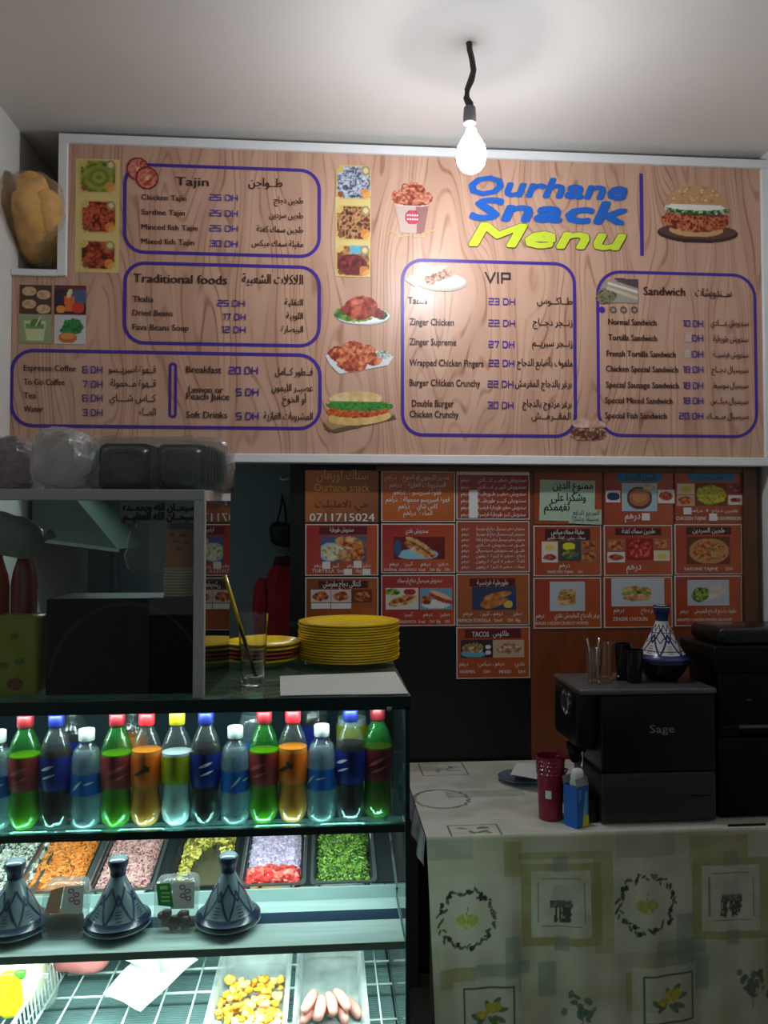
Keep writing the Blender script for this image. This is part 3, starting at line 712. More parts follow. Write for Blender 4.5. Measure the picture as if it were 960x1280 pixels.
m = MB(); s.rect(m, 398, 460, 726, 735, dy=.001); under(t, m.build('caption_band', mat('print_dark_brown_band', (70, 32, 24), var=0)))
ptxt(t, s, POSTW, [('كنتاكي دجاج مقرمش', 404, 451, 733, 7)], bold=.035)
for k, x in enumerate((388.5, 414, 440)): pphoto(t, s, food(25, 17, (206, 196, 190) if k < 2 else (110, 50, 30), [('t', 12, 9, 10, 6, FRIED), ('t', 14, 6, 6, 4, FRIED)], 10 + k), x, 737, x + 25, 753)
patches(t, s, [(389, 413, 754, 761), (414, 439, 754, 761)])
t, s = poster(476.5, 569, 589, 652.5, 'orange poster listing drinks in Arabic, right of the telephone number', OR1, (176, 90, 34))
ptxt(t, s, POSTW, [('عصير الليمون او الخوخ :  دراهم', 481, 562, 599, 6), ('المشروبات الغازية :  دراهم', 487, 557, 608.5, 6), ('قهوة اسبريسو  :  دراهم', 492, 551, 618, 6), ('قهوة اسبريسو محمولة :  دراهم', 482, 562, 627, 6), ('كاس شاي  :  دراهم', 498, 547, 635.5, 6), ('الماء :  دراهم', 504, 540, 644, 6)])
t, s = poster(476.5, 569, 654.5, 716.5, 'red poster with a grilled sandwich photo, second from the top in its column', RD1, OR1)
ptxt(t, s, POSTW, [('سندويش عادي', 507, 535, 666, 5.5), ('درهم', 487, 498, 707, 5), ('كبير:', 505, 516, 707, 5), ('درهم', 526, 538, 707, 5), ('صغير:', 547, 560, 707, 5), ('NORMAL SANDWICH  Small     DH  Big     DH', 480, 562, 714, 3.6)])
pphoto(t, s, food(64, 28, (110, 30, 30), [('e', 30, 22, 26, 7, (150, 200, 220)), ('e', 5, 14, 5, 10, (60, 90, 130)), ('s', 34, 12, 22, 5, BREAD, 32), ('t', 33, 15, 20, 3, FRIED, 32), ('s', 30, 17, 19, 4, BREAD, 32)], 2), 492, 671, 556, 699)
t, s = poster(476.5, 569, 718.5, 782.5, 'red poster with two sausage sandwich photos, bottom of its column', RD1, RD2)
ptxt(t, s, POSTW, [('سندويش سبيسيال دجاج او سمك', 497, 552, 728, 5.5), ('درهم', 529, 540, 770, 5), ('كبير:', 505, 516, 770, 5), ('صغير:', 550, 562, 770, 5), ('SPECIAL SANDWICH  Small     DH  Big     DH', 482, 562, 779, 3.6)])
pphoto(t, s, food(41, 27, (214, 214, 206), [('t', 8, 5, 10, 4, GREEN), ('e', 30, 5, 8, 4, (170, 40, 40)), ('s', 21, 16, 18, 6, BREAD, -14), ('t', 21, 15, 15, 3, FRIED, -14)], 3), 482, 735, 523, 762)
pphoto(t, s, food(40, 27, (110, 160, 190), [('e', 20, 20, 18, 6, (226, 226, 226)), ('t', 8, 15, 6, 6, FRIED), ('s', 26, 13, 16, 4, [(140, 40, 30), (190, 80, 50)], 22), ('e', 26, 9, 15, 2.5, (230, 190, 140), 22)], 4), 525, 735, 565, 762)
t, s = poster(570.5, 662, 588, 649.5, 'top poster of the white edged price list beside the wood panel', (160, 66, 40), (150, 60, 36))
m = MB(); s.rect(m, 571, 661.5, 588.5, 593.5, dy=.0012); under(t, m.build('white_header', POSTW))
rows = ['سندويش صغيــر عــــادي', 'سندويش كبيــر عــــادي', 'سندويش صغيــر طــورطيــة', 'سندويش كبيــر طورطيــة', 'سندويش صغير طورطية فرنسية', 'سندويش كبير طورطية فرنسية']
ptxt(t, s, POSTW, [q for k, r in enumerate(rows) for q in ((r, 597, 657, 602 + k * 8.6, 5), ('درهم', 576, 586, 602 + k * 8.6, 4.5))])
patches(t, s, [(586, 597, 612.5, 647.5)])
t, s = poster(570.5, 662, 651, 715.5, 'poster of small Arabic price lines, middle of the column beside the wood panel', (156, 66, 40), (168, 84, 60))
rows = ['سندويش صغير سبيسيال دجاج او سوسيط', 'سندويش كبير سبيسيال دجاج او سوسيط', 'سندويش صغير سبيسيال ميكس دجاج او كفتة', 'طبــق ســـندويش عــــادي', 'طبــق ســندويش سبيسيال', 'دجاج : صغير ٥ كبيرة ٨ ريفون', 'كفتة : صغير ٥ كبيرة ٨ ريفون', 'سمك : صغير ٥ كبيرة ٨ ريفون']
ptxt(t, s, POSTW, [q for k, r in enumerate(rows) for q in ((r, 595, 656, 662.5 + k * 6.8, 4), ('درهم', 577, 586, 662.5 + k * 6.8, 3.8))])
t, s = poster(570.5, 662, 717, 782, 'brown orange poster with fried rolls on blue, above the tacos poster', (160, 82, 36), (170, 96, 50))
m = MB(); s.rect(m, 587, 644, 723, 733, dy=.001); under(t, m.build('caption_band', MATS['print_maroon']))
ptxt(t, s, POSTW, [('طورطية فرنسية', 596, 635, 731, 6.5), ('درهم', 579, 590, 769, 5), ('درهم ، كبير :', 600, 628, 769, 5), ('صغير', 641, 652, 769, 5), ('FRENCH TORTILLA   Small     DH  Big', 572, 650, 777.5, 4)])
pphoto(t, s, food(55, 29, (56, 64, 96), [('e', 42, 18, 14, 10, (30, 60, 120)), ('s', 24, 16, 16, 5, [(150, 80, 30), (216, 140, 60)], -30), ('s', 32, 11, 18, 4, [(160, 90, 40), (226, 160, 80)], -12), ('e', 45, 22, 6, 5, (216, 190, 60)), ('s', 30, 21, 16, 4, [(170, 96, 40), (216, 140, 60)], -20)], 5), 590, 733.5, 645, 762.5)
t, s = poster(570.5, 662.5, 783.5, 848, 'lone tacos poster hanging lowest, over the black panel', (170, 66, 34), (176, 86, 44))
m = MB(); s.rect(m, 581, 651, 786.5, 797.5, dy=.001); under(t, m.build('caption_band', MATS['print_maroon']))
ptxt(t, s, POSTW, [('TACOS', 590, 611, 796, 6.5), ('طاكوس', 616, 636, 795, 6.5), ('درهم', 574, 585, 832, 5), ('درهم ، ميكس:', 597, 630, 832, 5), ('عادي:', 643, 656, 832, 5), ('NORMAL', 575, 594, 841.5, 4), ('DH', 605, 612, 841.5, 4), ('MIXED', 624, 639, 841.5, 4), ('DH', 648, 656, 841.5, 4)], bold=.03)
pphoto(t, s, food(40, 22, (60, 40, 40), [('e', 16, 17, 16, 5, (90, 170, 190)), ('t', 16, 10, 14, 6, [(190, 160, 90), (90, 60, 40), (220, 200, 160)]), ('e', 34, 12, 7, 7, (20, 20, 20)), ('e', 34, 9, 4, 3, (220, 220, 220)), ('e', 34, 16, 4, 3, (220, 220, 220))], 6), 576, 800, 616, 822)
pphoto(t, s, food(40, 22, (196, 166, 140), [('t', 20, 11, 16, 7, [(226, 200, 170), (150, 90, 60)])], 7), 616, 800, 655, 822)

t, s = poster(668, 752, 590, 655, 'bare brown poster under the handwritten note, top left on the wood panel', (150, 60, 30), (168, 78, 40), border=False)
t2, s2 = poster(755, 841, 589, 655, 'poster with a soup bowl photo under a teal caption, top middle on the wood panel', (160, 50, 30), (170, 84, 46), border=False)
m = MB(); s2.rect(m, 771, 827, 591, 602, dy=.0012); under(t2, m.build('caption_band', BLUELAB))
ptxt(t2, s2, DKINK, [('طجين البيصارة', 777, 821, 599.5, 7)]); ptxt(t2, s2, POSTW, [('درهم', 781, 800, 648.5, 9)], bold=.04)
pphoto(t2, s2, food(44, 34, (170, 196, 206), [('e', 22, 18, 16, 14, (90, 60, 50)), ('e', 22, 17, 13, 11, (176, 110, 70)), ('e', 22, 16, 9, 7, (190, 130, 90)), ('t', 34, 5, 8, 5, [(160, 150, 130), (210, 200, 180)])], 11), 777, 604, 821, 639)
pphoto(t2, s2, food(17, 14, (220, 220, 220), [('e', 9, 7, 8, 5, (34, 54, 90))], 12), 757, 613, 775, 628); pphoto(t2, s2, food(21, 17, (220, 216, 212), [('t', 10, 8, 9, 5, TOM)], 13), 822, 612, 843, 629)
patches(t2, s2, [(802, 812, 641.5, 650.5)])
t3, s3 = poster(844, 929, 588, 654.5, 'poster with yellow green stew photos under a teal caption, top right on the wood panel', (166, 60, 34), (160, 80, 44), border=False)
m = MB(); s3.rect(m, 860.5, 917, 590, 601, dy=.0012); under(t3, m.build('caption_band', BLUELAB))
ptxt(t3, s3, mat('print_navy', (20, 60, 90), var=0), [('طجين دجاج', 872, 904, 598.5, 6)])
ptxt(t3, s3, POSTW, [('CHICKEN TAJINE        40 DH/PERSON', 845, 926, 650, 4.6), ('طجين دجاج  4  دراهم', 862, 922, 640, 4)], bold=.03)
pphoto(t3, s3, food(40, 27, (110, 60, 40), [('t', 20, 14, 19, 12, [(130, 130, 30), (206, 196, 60), (160, 160, 50)])], 14), 869, 604, 908, 632)
for k, (x, y, cv) in enumerate(((846, 604.5, food(22, 13, (220, 200, 170), [('e', 11, 7, 6, 4, (216, 190, 60))], 15)), (846, 618.5, food(22, 14, (190, 160, 130), [('t', 11, 7, 9, 5, FRIED)], 16)), (910, 604, food(19, 13, (140, 60, 50), [('t', 9, 6, 8, 5, [(120, 50, 50), (190, 120, 100)])], 17)), (910, 619, food(19, 12, (220, 216, 212), [('t', 9, 6, 7, 3, TOM)], 18)))): pphoto(t3, s3, cv, x, y, x + cv.w - 1, y + cv.h - 1)
patches(t3, s3, [(854, 864, 634.5, 643), (886, 896, 642, 651)])
def mixd(x0, x1, y0, y1, label, cap, sub, photos, lettering, **k):
    t, s = poster(x0, x1, y0, y1, label, (160, 56, 32), (180, 90, 44))
    if cap:
        m = MB(); s.rect(m, x0 + 14, x1 - 14, y0 + 4, y0 + (18 if sub else 13), dy=.001); under(t, m.build('caption_band', MATS['print_dark_brown_band']))
        ptxt(t, s, POSTW, [(cap, x0 + 22, x1 - 22, y0 + 10.5, 6)] + ([(sub, x0 + 17, x1 - 20, y0 + 17, 4)] if sub else []), 'printed_heading', bold=.035)
    for p in photos: pphoto(t, s, p[0], p[1], p[2], p[1] + p[0].w - 1, p[2] + p[0].h - 1)
    ptxt(t, s, POSTW, lettering)
    return t, s
yel = lambda w, h, k: food(w, h, (224, 216, 190), [('e', w / 2, h / 2 + 1, w * .3, h * .28, (224, 200, 90))], k)
red = lambda w, h, k: food(w, h, (222, 218, 216), [('t', w / 2, h / 2, w * .42, h * .3, TOM)], k)
brn = lambda w, h, k: food(w, h, (150, 110, 80), [('t', w / 2, h / 2, w * .45, h * .4, FRIED)], k)
mixd(667, 751.5, 657, 720, 'poster with a salad photo between four small photos, middle left on the wood panel', 'مقيلة سمك ميكس', 'سمك ، بيض ، كفتة ، كاشير', [(yel(20, 13, 21), 677, 677), (red(20, 13, 22), 677, 690), (food(28, 25, (70, 70, 66), [('e', 13, 7, 8, 5, (226, 220, 40)), ('t', 15, 17, 10, 6, [(90, 110, 130), (40, 60, 40), (150, 150, 60)])], 23), 698, 676), (brn(19, 12, 24), 726, 676), (brn(19, 13, 25), 726, 689)], [('درهم', 699, 712, 709, 6), ('MIXED FISH TAJINE      DH', 684, 728, 716.5, 3.4)])
mixd(755, 840.5, 656, 719.5, 'poster with a red stew photo between four small photos, centre of the wood panel', 'طجين سمك كفتة', None, [(brn(22, 15, 31), 759, 674), (red(22, 13, 32), 759, 690), (food(33, 27, (150, 30, 26), [('t', 16, 13, 14, 12, [(120, 20, 20), (190, 50, 40), (216, 110, 90)])], 33), 783, 673), (brn(20, 13, 34), 817, 673), (yel(20, 13, 35), 817, 688)], [('درهم', 783, 801, 712, 9)])
t, s = mixd(843.5, 927.5, 655, 718, 'poster with a round dish of sardines, middle right on the wood panel', 'طجين السردين', None, [(food(54, 34, (110, 56, 34), [('e', 28, 18, 25, 16, (190, 140, 90)), ('t', 28, 18, 22, 13, [(140, 90, 50), (206, 170, 100), (170, 60, 30)])], 41), 858, 671)], [('SARDINE TAJINE      DH', 855, 915, 713, 4)])
def burger(c): return c
mixd(667, 751.5, 722, 785.5, 'poster with a single burger on white, bottom left on the wood panel', None, None, [(food(44, 37, (186, 196, 206), [('s', 22, 15, 11, 6, BREAD), ('t', 22, 19, 12, 3, GREEN), ('t', 22, 22, 12, 3.5, FRIED), ('s', 22, 26, 11, 4, BREAD)], 51), 687, 727)], [('برغر بالدجاج المقرمش عادي', 693, 749, 772, 6), ('درهم', 670, 680, 772, 6), ('BURGER CHICKEN CRUNCHY NORMAL', 669, 736, 781, 4)])
mixd(755, 840.5, 721, 784.5, 'poster with a long sandwich on white, bottom middle behind the blue tagine', None, None, [(food(66, 35, (190, 200, 208), [('s', 32, 15, 19, 5, BREAD, 3), ('t', 32, 19, 19, 3.4, GREEN), ('s', 32, 24, 18, 4.5, BREAD)], 52), 764, 723)], [('زنجر دجاج', 801, 822, 765, 6), ('درهم', 767, 780, 765, 6), ('ZINGER CHICKEN', 766, 809, 776, 4.6)])
mixd(843.5, 927.5, 719.5, 782.5, 'poster with a vegetable wrap on white, bottom right on the wood panel', None, None, [(food(52, 32, (186, 194, 202), [('s', 30, 15, 18, 8, [(200, 190, 170), (226, 216, 200)], -12), ('t', 16, 18, 11, 9, GREEN, -20)], 53), 859, 725)], [('ملفوف بأصابع الدجاج المقرمش', 868, 920, 766, 5), ('درهم', 850, 860, 766, 5), ('WRAPPED CHICKEN FINGERS CRUNCHY', 846, 915, 776.5, 3.6)])

NOTE = mat('pale_green_note_paper', (176, 200, 176), rough=0.7, var=0.04)
t = empty('handwritten_note', W(708, 650, Y=YQ - .002)); s = Sheet(YQ - .0022)
tag(t, 'pale green handwritten Arabic note taped over the top left poster of the wood panel', 'note')
a = MB().prism([(s.p(674, 650)[0], s.p(674, 650.5)[1]), (s.p(743, 650)[0], s.p(743, 652)[1]), (s.p(744, 600)[0], s.p(744, 601)[1]), (s.p(675, 600)[0], s.p(675, 599.5)[1])], s.Y, s.Y + .0010); under(t, a.build('paper', NOTE))
ptxt(t, s, mat('ink_black', (22, 26, 30), var=0), [('ممنوع الدين', 691, 741, 611, 10), ('وشكرا على', 689, 732, 626, 10), ('تفهمكم', 680, 712, 638, 10)], 'handwriting', bold=.045, dy=.0008)
t = empty('small_note', W(731, 655, Y=YQ - .004)); s = Sheet(YQ - .0045)
tag(t, 'small slip with faint writing overlapping the lower right corner of the green note', 'note')
under(t, MB().prism([(s.p(711, 653)[0], s.p(711, 654)[1]), (s.p(752, 655)[0], s.p(752, 656)[1]), (s.p(752, 636)[0], s.p(752, 637)[1]), (s.p(712, 636)[0], s.p(712, 635)[1])], s.Y, s.Y + .0010).build('paper', NOTE))
ptxt(t, s, mat('ink_grey', (60, 74, 74), var=0), [('المرجو الدفع', 716, 749, 643.5, 6), ('مسبقا وشكرا', 715, 748, 651, 6)], 'handwriting', bold=0, dy=.0008)
# ------------------------------------------------------------------ bulb on its cord
t = empty('hanging_bulb', (BULB.x, BULB.y, ZC)); tag(t, 'bare lit bulb hanging on a knotted dark cord from the ceiling', 'lamp')
CORD = mat('dark_taped_cord', (58, 44, 48), rough=0.6, var=0.15, vscale=60, bump=.3)
pts = [W(px, py, Y=2.07) for px, py in ((588, 38), (586, 50), (587, 62), (590, 74), (592, 88), (589, 100), (584, 112), (583, 122), (587, 130), (587, 136))]
pts[0] = Vector((pts[0].x, 2.07, ZC + .002)); pts.insert(1, W(587.5, 36, Y=2.07))
under(t, MB().tube(pts, .006, 8, rs=[.006, .0075, .0095, .008, .008, .0085, .0095, .008, .009, .011, .011]).build('cord', CORD, smooth=True))
sk = W(587, 133, Y=2.07)
under(t, MB().lathe([(.006, 0), (.016, -.004), (.018, -.03), (.017, -.048), (.013, -.05)], 24, (sk.x, sk.y, sk.z)).build('socket', mat('grey_socket', (120, 118, 122), rough=.5), smooth=40))
prof = [(.013, .058), (.017, .046), (.028, .028), (.038, .008), (.0415, -.014), (.038, -.036), (.028, -.052), (.013, -.061), (.002, -.063)]
BULBM = mat('lit_bulb', (255, 255, 255), emit=(238, 246, 255), estr=60.0, var=0)
bo = under(t, MB().lathe(list(reversed(prof)), 24, tuple(BULB)).build('glass_bulb', BULBM, smooth=True))
bo.visible_shadow = True
bl.location = BULB - Vector((0, 0, 0.078)); bd.shadow_soft_size = 0.02

# ------------------------------------------------------------------ display fridge
FX0, FX1, FY0, FY1 = -0.86, 0.160, 1.50, 2.03
ZTOP, ZS1, ZS2, ZRK, ZFL = 1.188, 0.938, 0.715, 0.505, 0.455
STEEL = mat('brushed_steel', (176, 186, 188), rough=0.32, metal=0.85, var=0.05, vscale=8, stretch=(1, 1, 20))
STEELP = mat('pan_steel', (186, 190, 192), rough=0.25, metal=0.9, var=0.04)
GREENE = mat('dark_green_glass_edge', (16, 42, 44), rough=0.25, var=0.05)
DKTEAL = mat('painted_darkness', (22, 40, 58), rough=0.4, var=0.05)
LINER = mat('pale_liner', (150, 176, 176), rough=0.4, var=0.04)
SHEETG = glass('case_glass', (236, 246, 243), rough=0.02)
TOPG = glass('top_glass', (150, 180, 172), rough=0.04, haze=.50, hazecol=(134, 156, 146), ior=1.7)
fr = empty('display_fridge', ((FX0 + FX1) / 2, FY0 + .25, 0)); tag(fr, 'glass fronted display fridge lit inside, holding drinks above and salads below', 'display fridge')
def fp(name, m, *boxes, smooth=False):
    b = MB()
    for q in boxes: b.box(*q)
    return under(fr, b.build(name, m, smooth=smooth))
fp('body', LINER, (FX0, FX1, FY0 + .02, FY1 + .03, 0.0, ZFL - .14), (FX0, FX0 + .02, FY0 + .02, FY1, ZFL - .139, ZTOP - .014))
fp('back_wall', LINER, (FX0 + .021, FX1 - .008, FY1, FY1 + .02, ZFL - .139, ZS2 + .05))
fp('painted_back_darkness', DKTEAL, (FX0 + .021, FX1 - .03, FY1 - .004, FY1 + .02, ZS2 + .051, ZTOP - .013))  # dark panel painted in for the darkness seen through the back
fl = fp('floor_tray', mat('grooved_steel_floor', (150, 182, 184), rough=.45, metal=.1, var=.1), (FX0 + .021, FX1 - .008, FY0 + .02, FY1 - .001, ZFL - .02, ZFL - .012))
g = MB()
for k in range(60): y = FY0 + .025 + k * .0082; g.box(FX0 + .03, FX1 - .012, y, y + .0035, ZFL - .012, ZFL - .007)
o = under(fr, g.build('floor_grooves', MATS['grooved_steel_floor'])); o['kind'] = 'stuff'
fp('glass_top', TOPG, (FX0, FX1 + .004, FY0 - .004, FY1 + .03, ZTOP - .010, ZTOP))
fp('top_edge', GREENE, (FX0, FX1 + .004, FY0 - .0062, FY0 - .0042, ZTOP - .020, ZTOP - .001), (FX0, FX1 + .003, FY0 - .004, FY0 - .001, ZTOP - .026, ZTOP - .0102), (FX0 + .021, FX1 - .008, FY0 - .0008, FY0 + .030, ZTOP - .0135, ZTOP - .0102))  # lower lip and last strip also hide the added tube
fp('front_glass', SHEETG, (FX0, FX1 - .002, FY0 - .003, FY0 + .001, ZFL - .139, ZTOP - .021))
fp('side_glass', glass('side_glass', (218, 230, 226), rough=.03, haze=.05), (FX1 - .006, FX1, FY0 + .010, FY1, ZFL - .139, ZTOP - .011))
fp('corner_edge', GREENE, (FX1 - .006, FX1 + .002, FY0 - .004, FY0 + .0095, ZFL - .139, ZTOP - .0205))
sc = MB()
p = W(486.5, 885, Y=FY0 - .003)
sc.lathe([(.0055, 0), (.005, .002), (.002, .003)], 16, M=Matrix.Translation(p) @ Matrix.Rotation(math.radians(90), 4, 'X'))
under(fr, sc.build('glass_screw', STEEL, smooth=40))
fp('bottle_shelf', glass('shelf_glass', (190, 222, 216), rough=.04, haze=.12, hazecol=(90, 130, 130)), (FX0 + .021, FX1 - .008, FY0 + .012, FY1 - .03, ZS1 - .006, ZS1))
fp('shelf_edge', GREENE, (FX0 + .021, FX1 - .007, FY0 + .003, FY0 + .0115, ZS1 - .014, ZS1 + .0005))
fp('lower_shelf', mat('shelf_steel', (176, 196, 196), rough=.25, metal=.35, var=.12, vscale=5, stretch=(1, 14, 1)), (FX0 + .021, FX1 - .008, FY0 + .012, FY0 + .185, ZS2 - .006, ZS2), (FX0 + .021, FX1 - .008, FY0 + .185, FY0 + .189, ZS2 - .006, ZS2 + .001))
fp('shelf_reflection_strip', mat('navy_reflection', (40, 62, 84), rough=.25, metal=.5), (FX0 + .022, FX1 - .009, FY0 + .092, FY0 + .135, ZS2, ZS2 + .0008))  # dark reflection on the shelf, put in as a navy strip
fp('shelf_riser', LINER, (FX0 + .021, FX1 - .008, FY0 + .186, FY0 + .190, ZS2 + .0012, ZS2 + .026))
fp('lower_shelf_edge', mat('grey_green_edge', (140, 156, 150), rough=.35, var=.05), (FX0 + .021, FX1 - .007, FY0 + .003, FY0 + .0115, ZS2 - .014, ZS2 + .0005))
LEDM = mat('led_tube', (255, 255, 255), emit=(224, 255, 246), estr=5.0, var=0)
under(fr, MB().tube([(FX0 + .04, FY0 + .055, ZS2 - .013), (FX1 - .03, FY0 + .055, ZS2 - .013)], .006, 8).build('led_tube', LEDM, smooth=True))
under(fr, MB().tube([(FX0 + .04, FY0 + .012, ZTOP - .0175), (FX1 - .03, FY0 + .012, ZTOP - .0175)], .0035, 8).build('led_tube', LEDM, smooth=True))  # added tube belonging to the fill light over the bottles
under(fr, MB().tube([(FX0 + .04, FY0 + .0155, ZS1 - .0110), (FX1 - .03, FY0 + .0155, ZS1 - .0110)], .003, 8).build('led_tube', LEDM, smooth=True))

# wire rack
WIRE = mat('white_coated_wire', (226, 240, 236), rough=.35, var=.02)
rk = empty('wire_rack', (-.3, 1.75, ZRK)); tag(rk, 'white coated wire rack at the bottom of the lit display fridge', 'rack')
for k, y in enumerate((1.525, 1.612, 1.738, 1.83, 1.93)):
    under(rk, MB().tube([(-.585, y, ZRK - .004), (FX1 - .012, y, ZRK - .004)], .0028, 6).build('wire', WIRE, smooth=True))
x = FX1 - .045
while x > -.59:
    under(rk, MB().tube([(x, 1.515, ZRK), (x, FY1 - .02, ZRK)], .0022, 6).build('wire', WIRE, smooth=True)); x -= .066
bk = empty('wire_basket', (-.7, 1.75, ZRK)); tag(bk, 'white wire basket with close upright wires beside the yellow bag', 'basket')
b0 = MB()
for k in range(24): y = 1.52 + k * .018; b0.tube([(-.592, y, ZRK - .004), (-.600, y, ZRK + .055)], .0016, 5)
o = under(bk, b0.build('side_wires', WIRE, smooth=True)); o['kind'] = 'stuff'
for z in (ZRK - .003, ZRK + .055): under(bk, MB().tube([(-.593 - (z > ZRK) * .008, 1.515, z), (-.593 - (z > ZRK) * .008, 1.96, z)], .003, 6).build('rim_wire', WIRE, smooth=True))
b0 = MB()
for k in range(10): x = -.61 - k * .024; b0.tube([(x, 1.515, ZRK - .003), (x, 1.96, ZRK - .003)], .0016, 5)
o = under(bk, b0.build('floor_wires', WIRE, smooth=True)); o['kind'] = 'stuff'

# ------------------------------------------------------------------ bottles
PET = glass('clear_plastic', (236, 242, 244), rough=.06, bump=.15, bscale=60, ior=1.6, haze=.05, hazecol=(210, 220, 226))
PETG = glass('green_plastic', (176, 226, 120), rough=.06, bump=.15, bscale=60, ior=1.6, haze=.20, hazecol=(60, 170, 80))
def liquid(name, rgb, tr=.35): return mat(name, rgb, rough=.12, trans=tr, var=.05, ior=1.34, emit=None)
COLA = liquid('cola_liquid', (24, 14, 16), .1); ORANGE = liquid('orange_liquid', (236, 130, 20), .05); MILKY = liquid('cloudy_liquid', (206, 216, 218), .1)
GREENL = liquid('yellow_green_liquid', (186, 178, 34), .10); AMBER = liquid('amber_liquid', (140, 80, 16), .15)
WATER = glass('water_liquid', (222, 234, 238), rough=.04, bump=.3, bscale=45, haze=.30, hazecol=(200, 216, 226), ior=1.4)
def capm(n, c): return mat(n, c, rough=.4, var=.03)
SODA = [(.0010, 0), (.020, .001), (.0275, .010), (.0300, .030), (.0275, .055), (.0268, .075), (.0295, .092), (.0300, .135), (.0290, .148), (.0225, .170), (.0150, .184), (.0128, .190), (.0128, .196)]
WAT = [(.0010, 0), (.022, .001), (.0280, .008), (.0290, .020), (.0272, .026), (.0290, .032), (.0272, .040), (.0290, .048), (.0272, .056), (.0280, .064), (.0278, .104), (.0290, .112), (.0275, .120), (.0285, .128), (.0240, .146), (.0150, .158), (.0130, .162), (.0130, .168)]
def rad(prof, z):
    for (r0, z0), (r1, z1) in zip(prof, prof[1:]):
        if z0 <= z <= z1: return r0 + (r1 - r0) * (z - z0) / (z1 - z0 + 1e-9)
    return prof[-1][0]
def make_bottle(kind, prof, body, liq, fill, labm, lz, capmat, scale=1.0, swoosh=None):
    t = empty('drink_bottle')
    pet = lambda a, z: 1 - (.10 * (0.5 + .5 * math.cos(5 * a)) if z < .012 * scale and kind == 'soda' else 0)
    pf = [(r * scale, z * scale) for r, z in prof]
    MB().lathe(pf, 30, wob=pet).build('body', body, t, smooth=50)
    q = [(r - .0016 * scale, max(z, .0018)) for r, z in pf if z < fill * scale] + [(rad(pf, fill * scale) - .0016, fill * scale), (.0005, fill * scale + .0002)]
    q[0] = (.0008, .0018)
    MB().lathe(q, 30, wob=pet).build('drink', liq, t, smooth=50)
    z0, z1 = lz[0] * scale, lz[1] * scale
    zz = [z0 + (z1 - z0) * k / 8 for k in range(9)]
    lb = MB().lathe([(rad(pf, z) + .0006, z) for z in zz], 30, cap0=False, cap1=False).build('label', labm, t, smooth=50)
    if swoosh:
        m = MB(); zc = (z0 + z1) / 2; hh = (z1 - z0)
        for (a0, a1, w0, sl, off) in swoosh[1]:
            n = 10; vs = []
            for k in range(n + 1):
                a = math.radians(-90 + a0 + (a1 - a0) * k / n); w_ = w0 * hh * math.sin(math.pi * (k + .4) / (n + .8)); zq = zc + (off + sl * (k / n - .5)) * hh
                for s_ in (-1, 1):
                    z = zq + s_ * w_ / 2; r = rad(pf, z) + .0012; vs.append((r * math.cos(a), r * math.sin(a), z))
            m.add(vs, [(2 * k, 2 * k + 2, 2 * k + 3, 2 * k + 1) for k in range(n)])
        m.build('label_mark', swoosh[0], lb)
    c0 = pf[-1][1]; m = MB(); m.lathe([(.0142 * scale, c0 - .004), (.0150 * scale, c0 - .002), (.0150 * scale, c0 + .016 * scale), (.0138 * scale, c0 + .018 * scale)], 24, wob=lambda a, z: 1 + .02 * math.cos(24 * a))
    m.build('cap', capmat, t, smooth=40)
    return t
LW = mat('label_white_print', (206, 212, 226), rough=.4, var=0)
LD = mat('label_dark_print', (60, 40, 20), rough=.4, var=0)
PEP = make_bottle('soda', SODA, PET, COLA, .150, mat('blue_label', (22, 34, 120), rough=.35), (.075, .138), capm('blue_cap', (18, 32, 100)), swoosh=(LW, [(-40, 10, .10, .15, .20), (-35, 15, .07, .15, -.05)]))
GRN = make_bottle('soda', SODA, PETG, GREENL, .140, mat('dark_red_label', (134, 44, 46), rough=.35), (.075, .138), capm('dark_red_cap', (116, 26, 34)), swoosh=(mat('label_red_print', (170, 80, 84), var=0), [(-45, 30, .12, .25, .1), (-30, 35, .08, .2, -.15)]))
ORA = make_bottle('soda', SODA, PET, ORANGE, .145, mat('orange_label', (226, 100, 22), rough=.35), (.078, .136), capm('red_cap', (196, 34, 44)), swoosh=(LD, [(-35, 30, .16, .3, .05), (0, 25, .2, -.2, .15)]))
LEM = make_bottle('soda', SODA, PET, MILKY, .140, mat('yellow_green_label', (150, 156, 20), rough=.35), (.082, .135), capm('yellow_cap', (150, 142, 24)))
WTR = make_bottle('water', WAT, PET, WATER, .148, mat('sky_blue_label', (30, 100, 196), rough=.35), (.064, .104), capm('white_cap', (206, 214, 216)), swoosh=(LW, [(-40, 0, .16, .5, .0), (5, 45, .10, .1, .1)]))
AMB = make_bottle('soda', SODA, PETG, AMBER, .140, mat('maroon_label', (100, 26, 38), rough=.35), (.075, .138), capm('maroon_cap', (96, 20, 30)), swoosh=(MATS['label_red_print'], [(-40, 30, .12, .3, .15), (-30, 35, .10, .2, -.1)]))
BIGC = make_bottle('soda', SODA, PET, COLA, .150, MATS['blue_label'], (.075, .138), MATS['white_cap'], scale=1.10)
BIGC2 = make_bottle('soda', SODA, PET, MILKY, .150, MATS['yellow_green_label'], (.075, .138), MATS['white_cap'], scale=1.12)
used = set()
def put(proto, px, label, Y=1.545, z=ZS1, rz=0.0, Xabs=None):
    o = proto if proto.name not in used else copy_tree(proto)
    used.add(o.name)
    x = Xabs if Xabs is not None else W(px, 960, Y=Y).x
    o.location = (x, Y, z); o.rotation_euler = (0, 0, rz + math.atan2(-x, Y) * .0)
    tag(o, label, 'bottle', 'drink bottles in the display fridge'); return o
put(WTR, -3, 'small water bottle cut by the left edge of the photo, first in the front row')
put(GRN, 31, 'green soda bottle with dark red label, leftmost of its kind')
put(PEP, 70, 'cola bottle with blue label, leftmost of its kind')
put(WTR, 108, 'small water bottle between the leftmost cola and a green soda bottle')
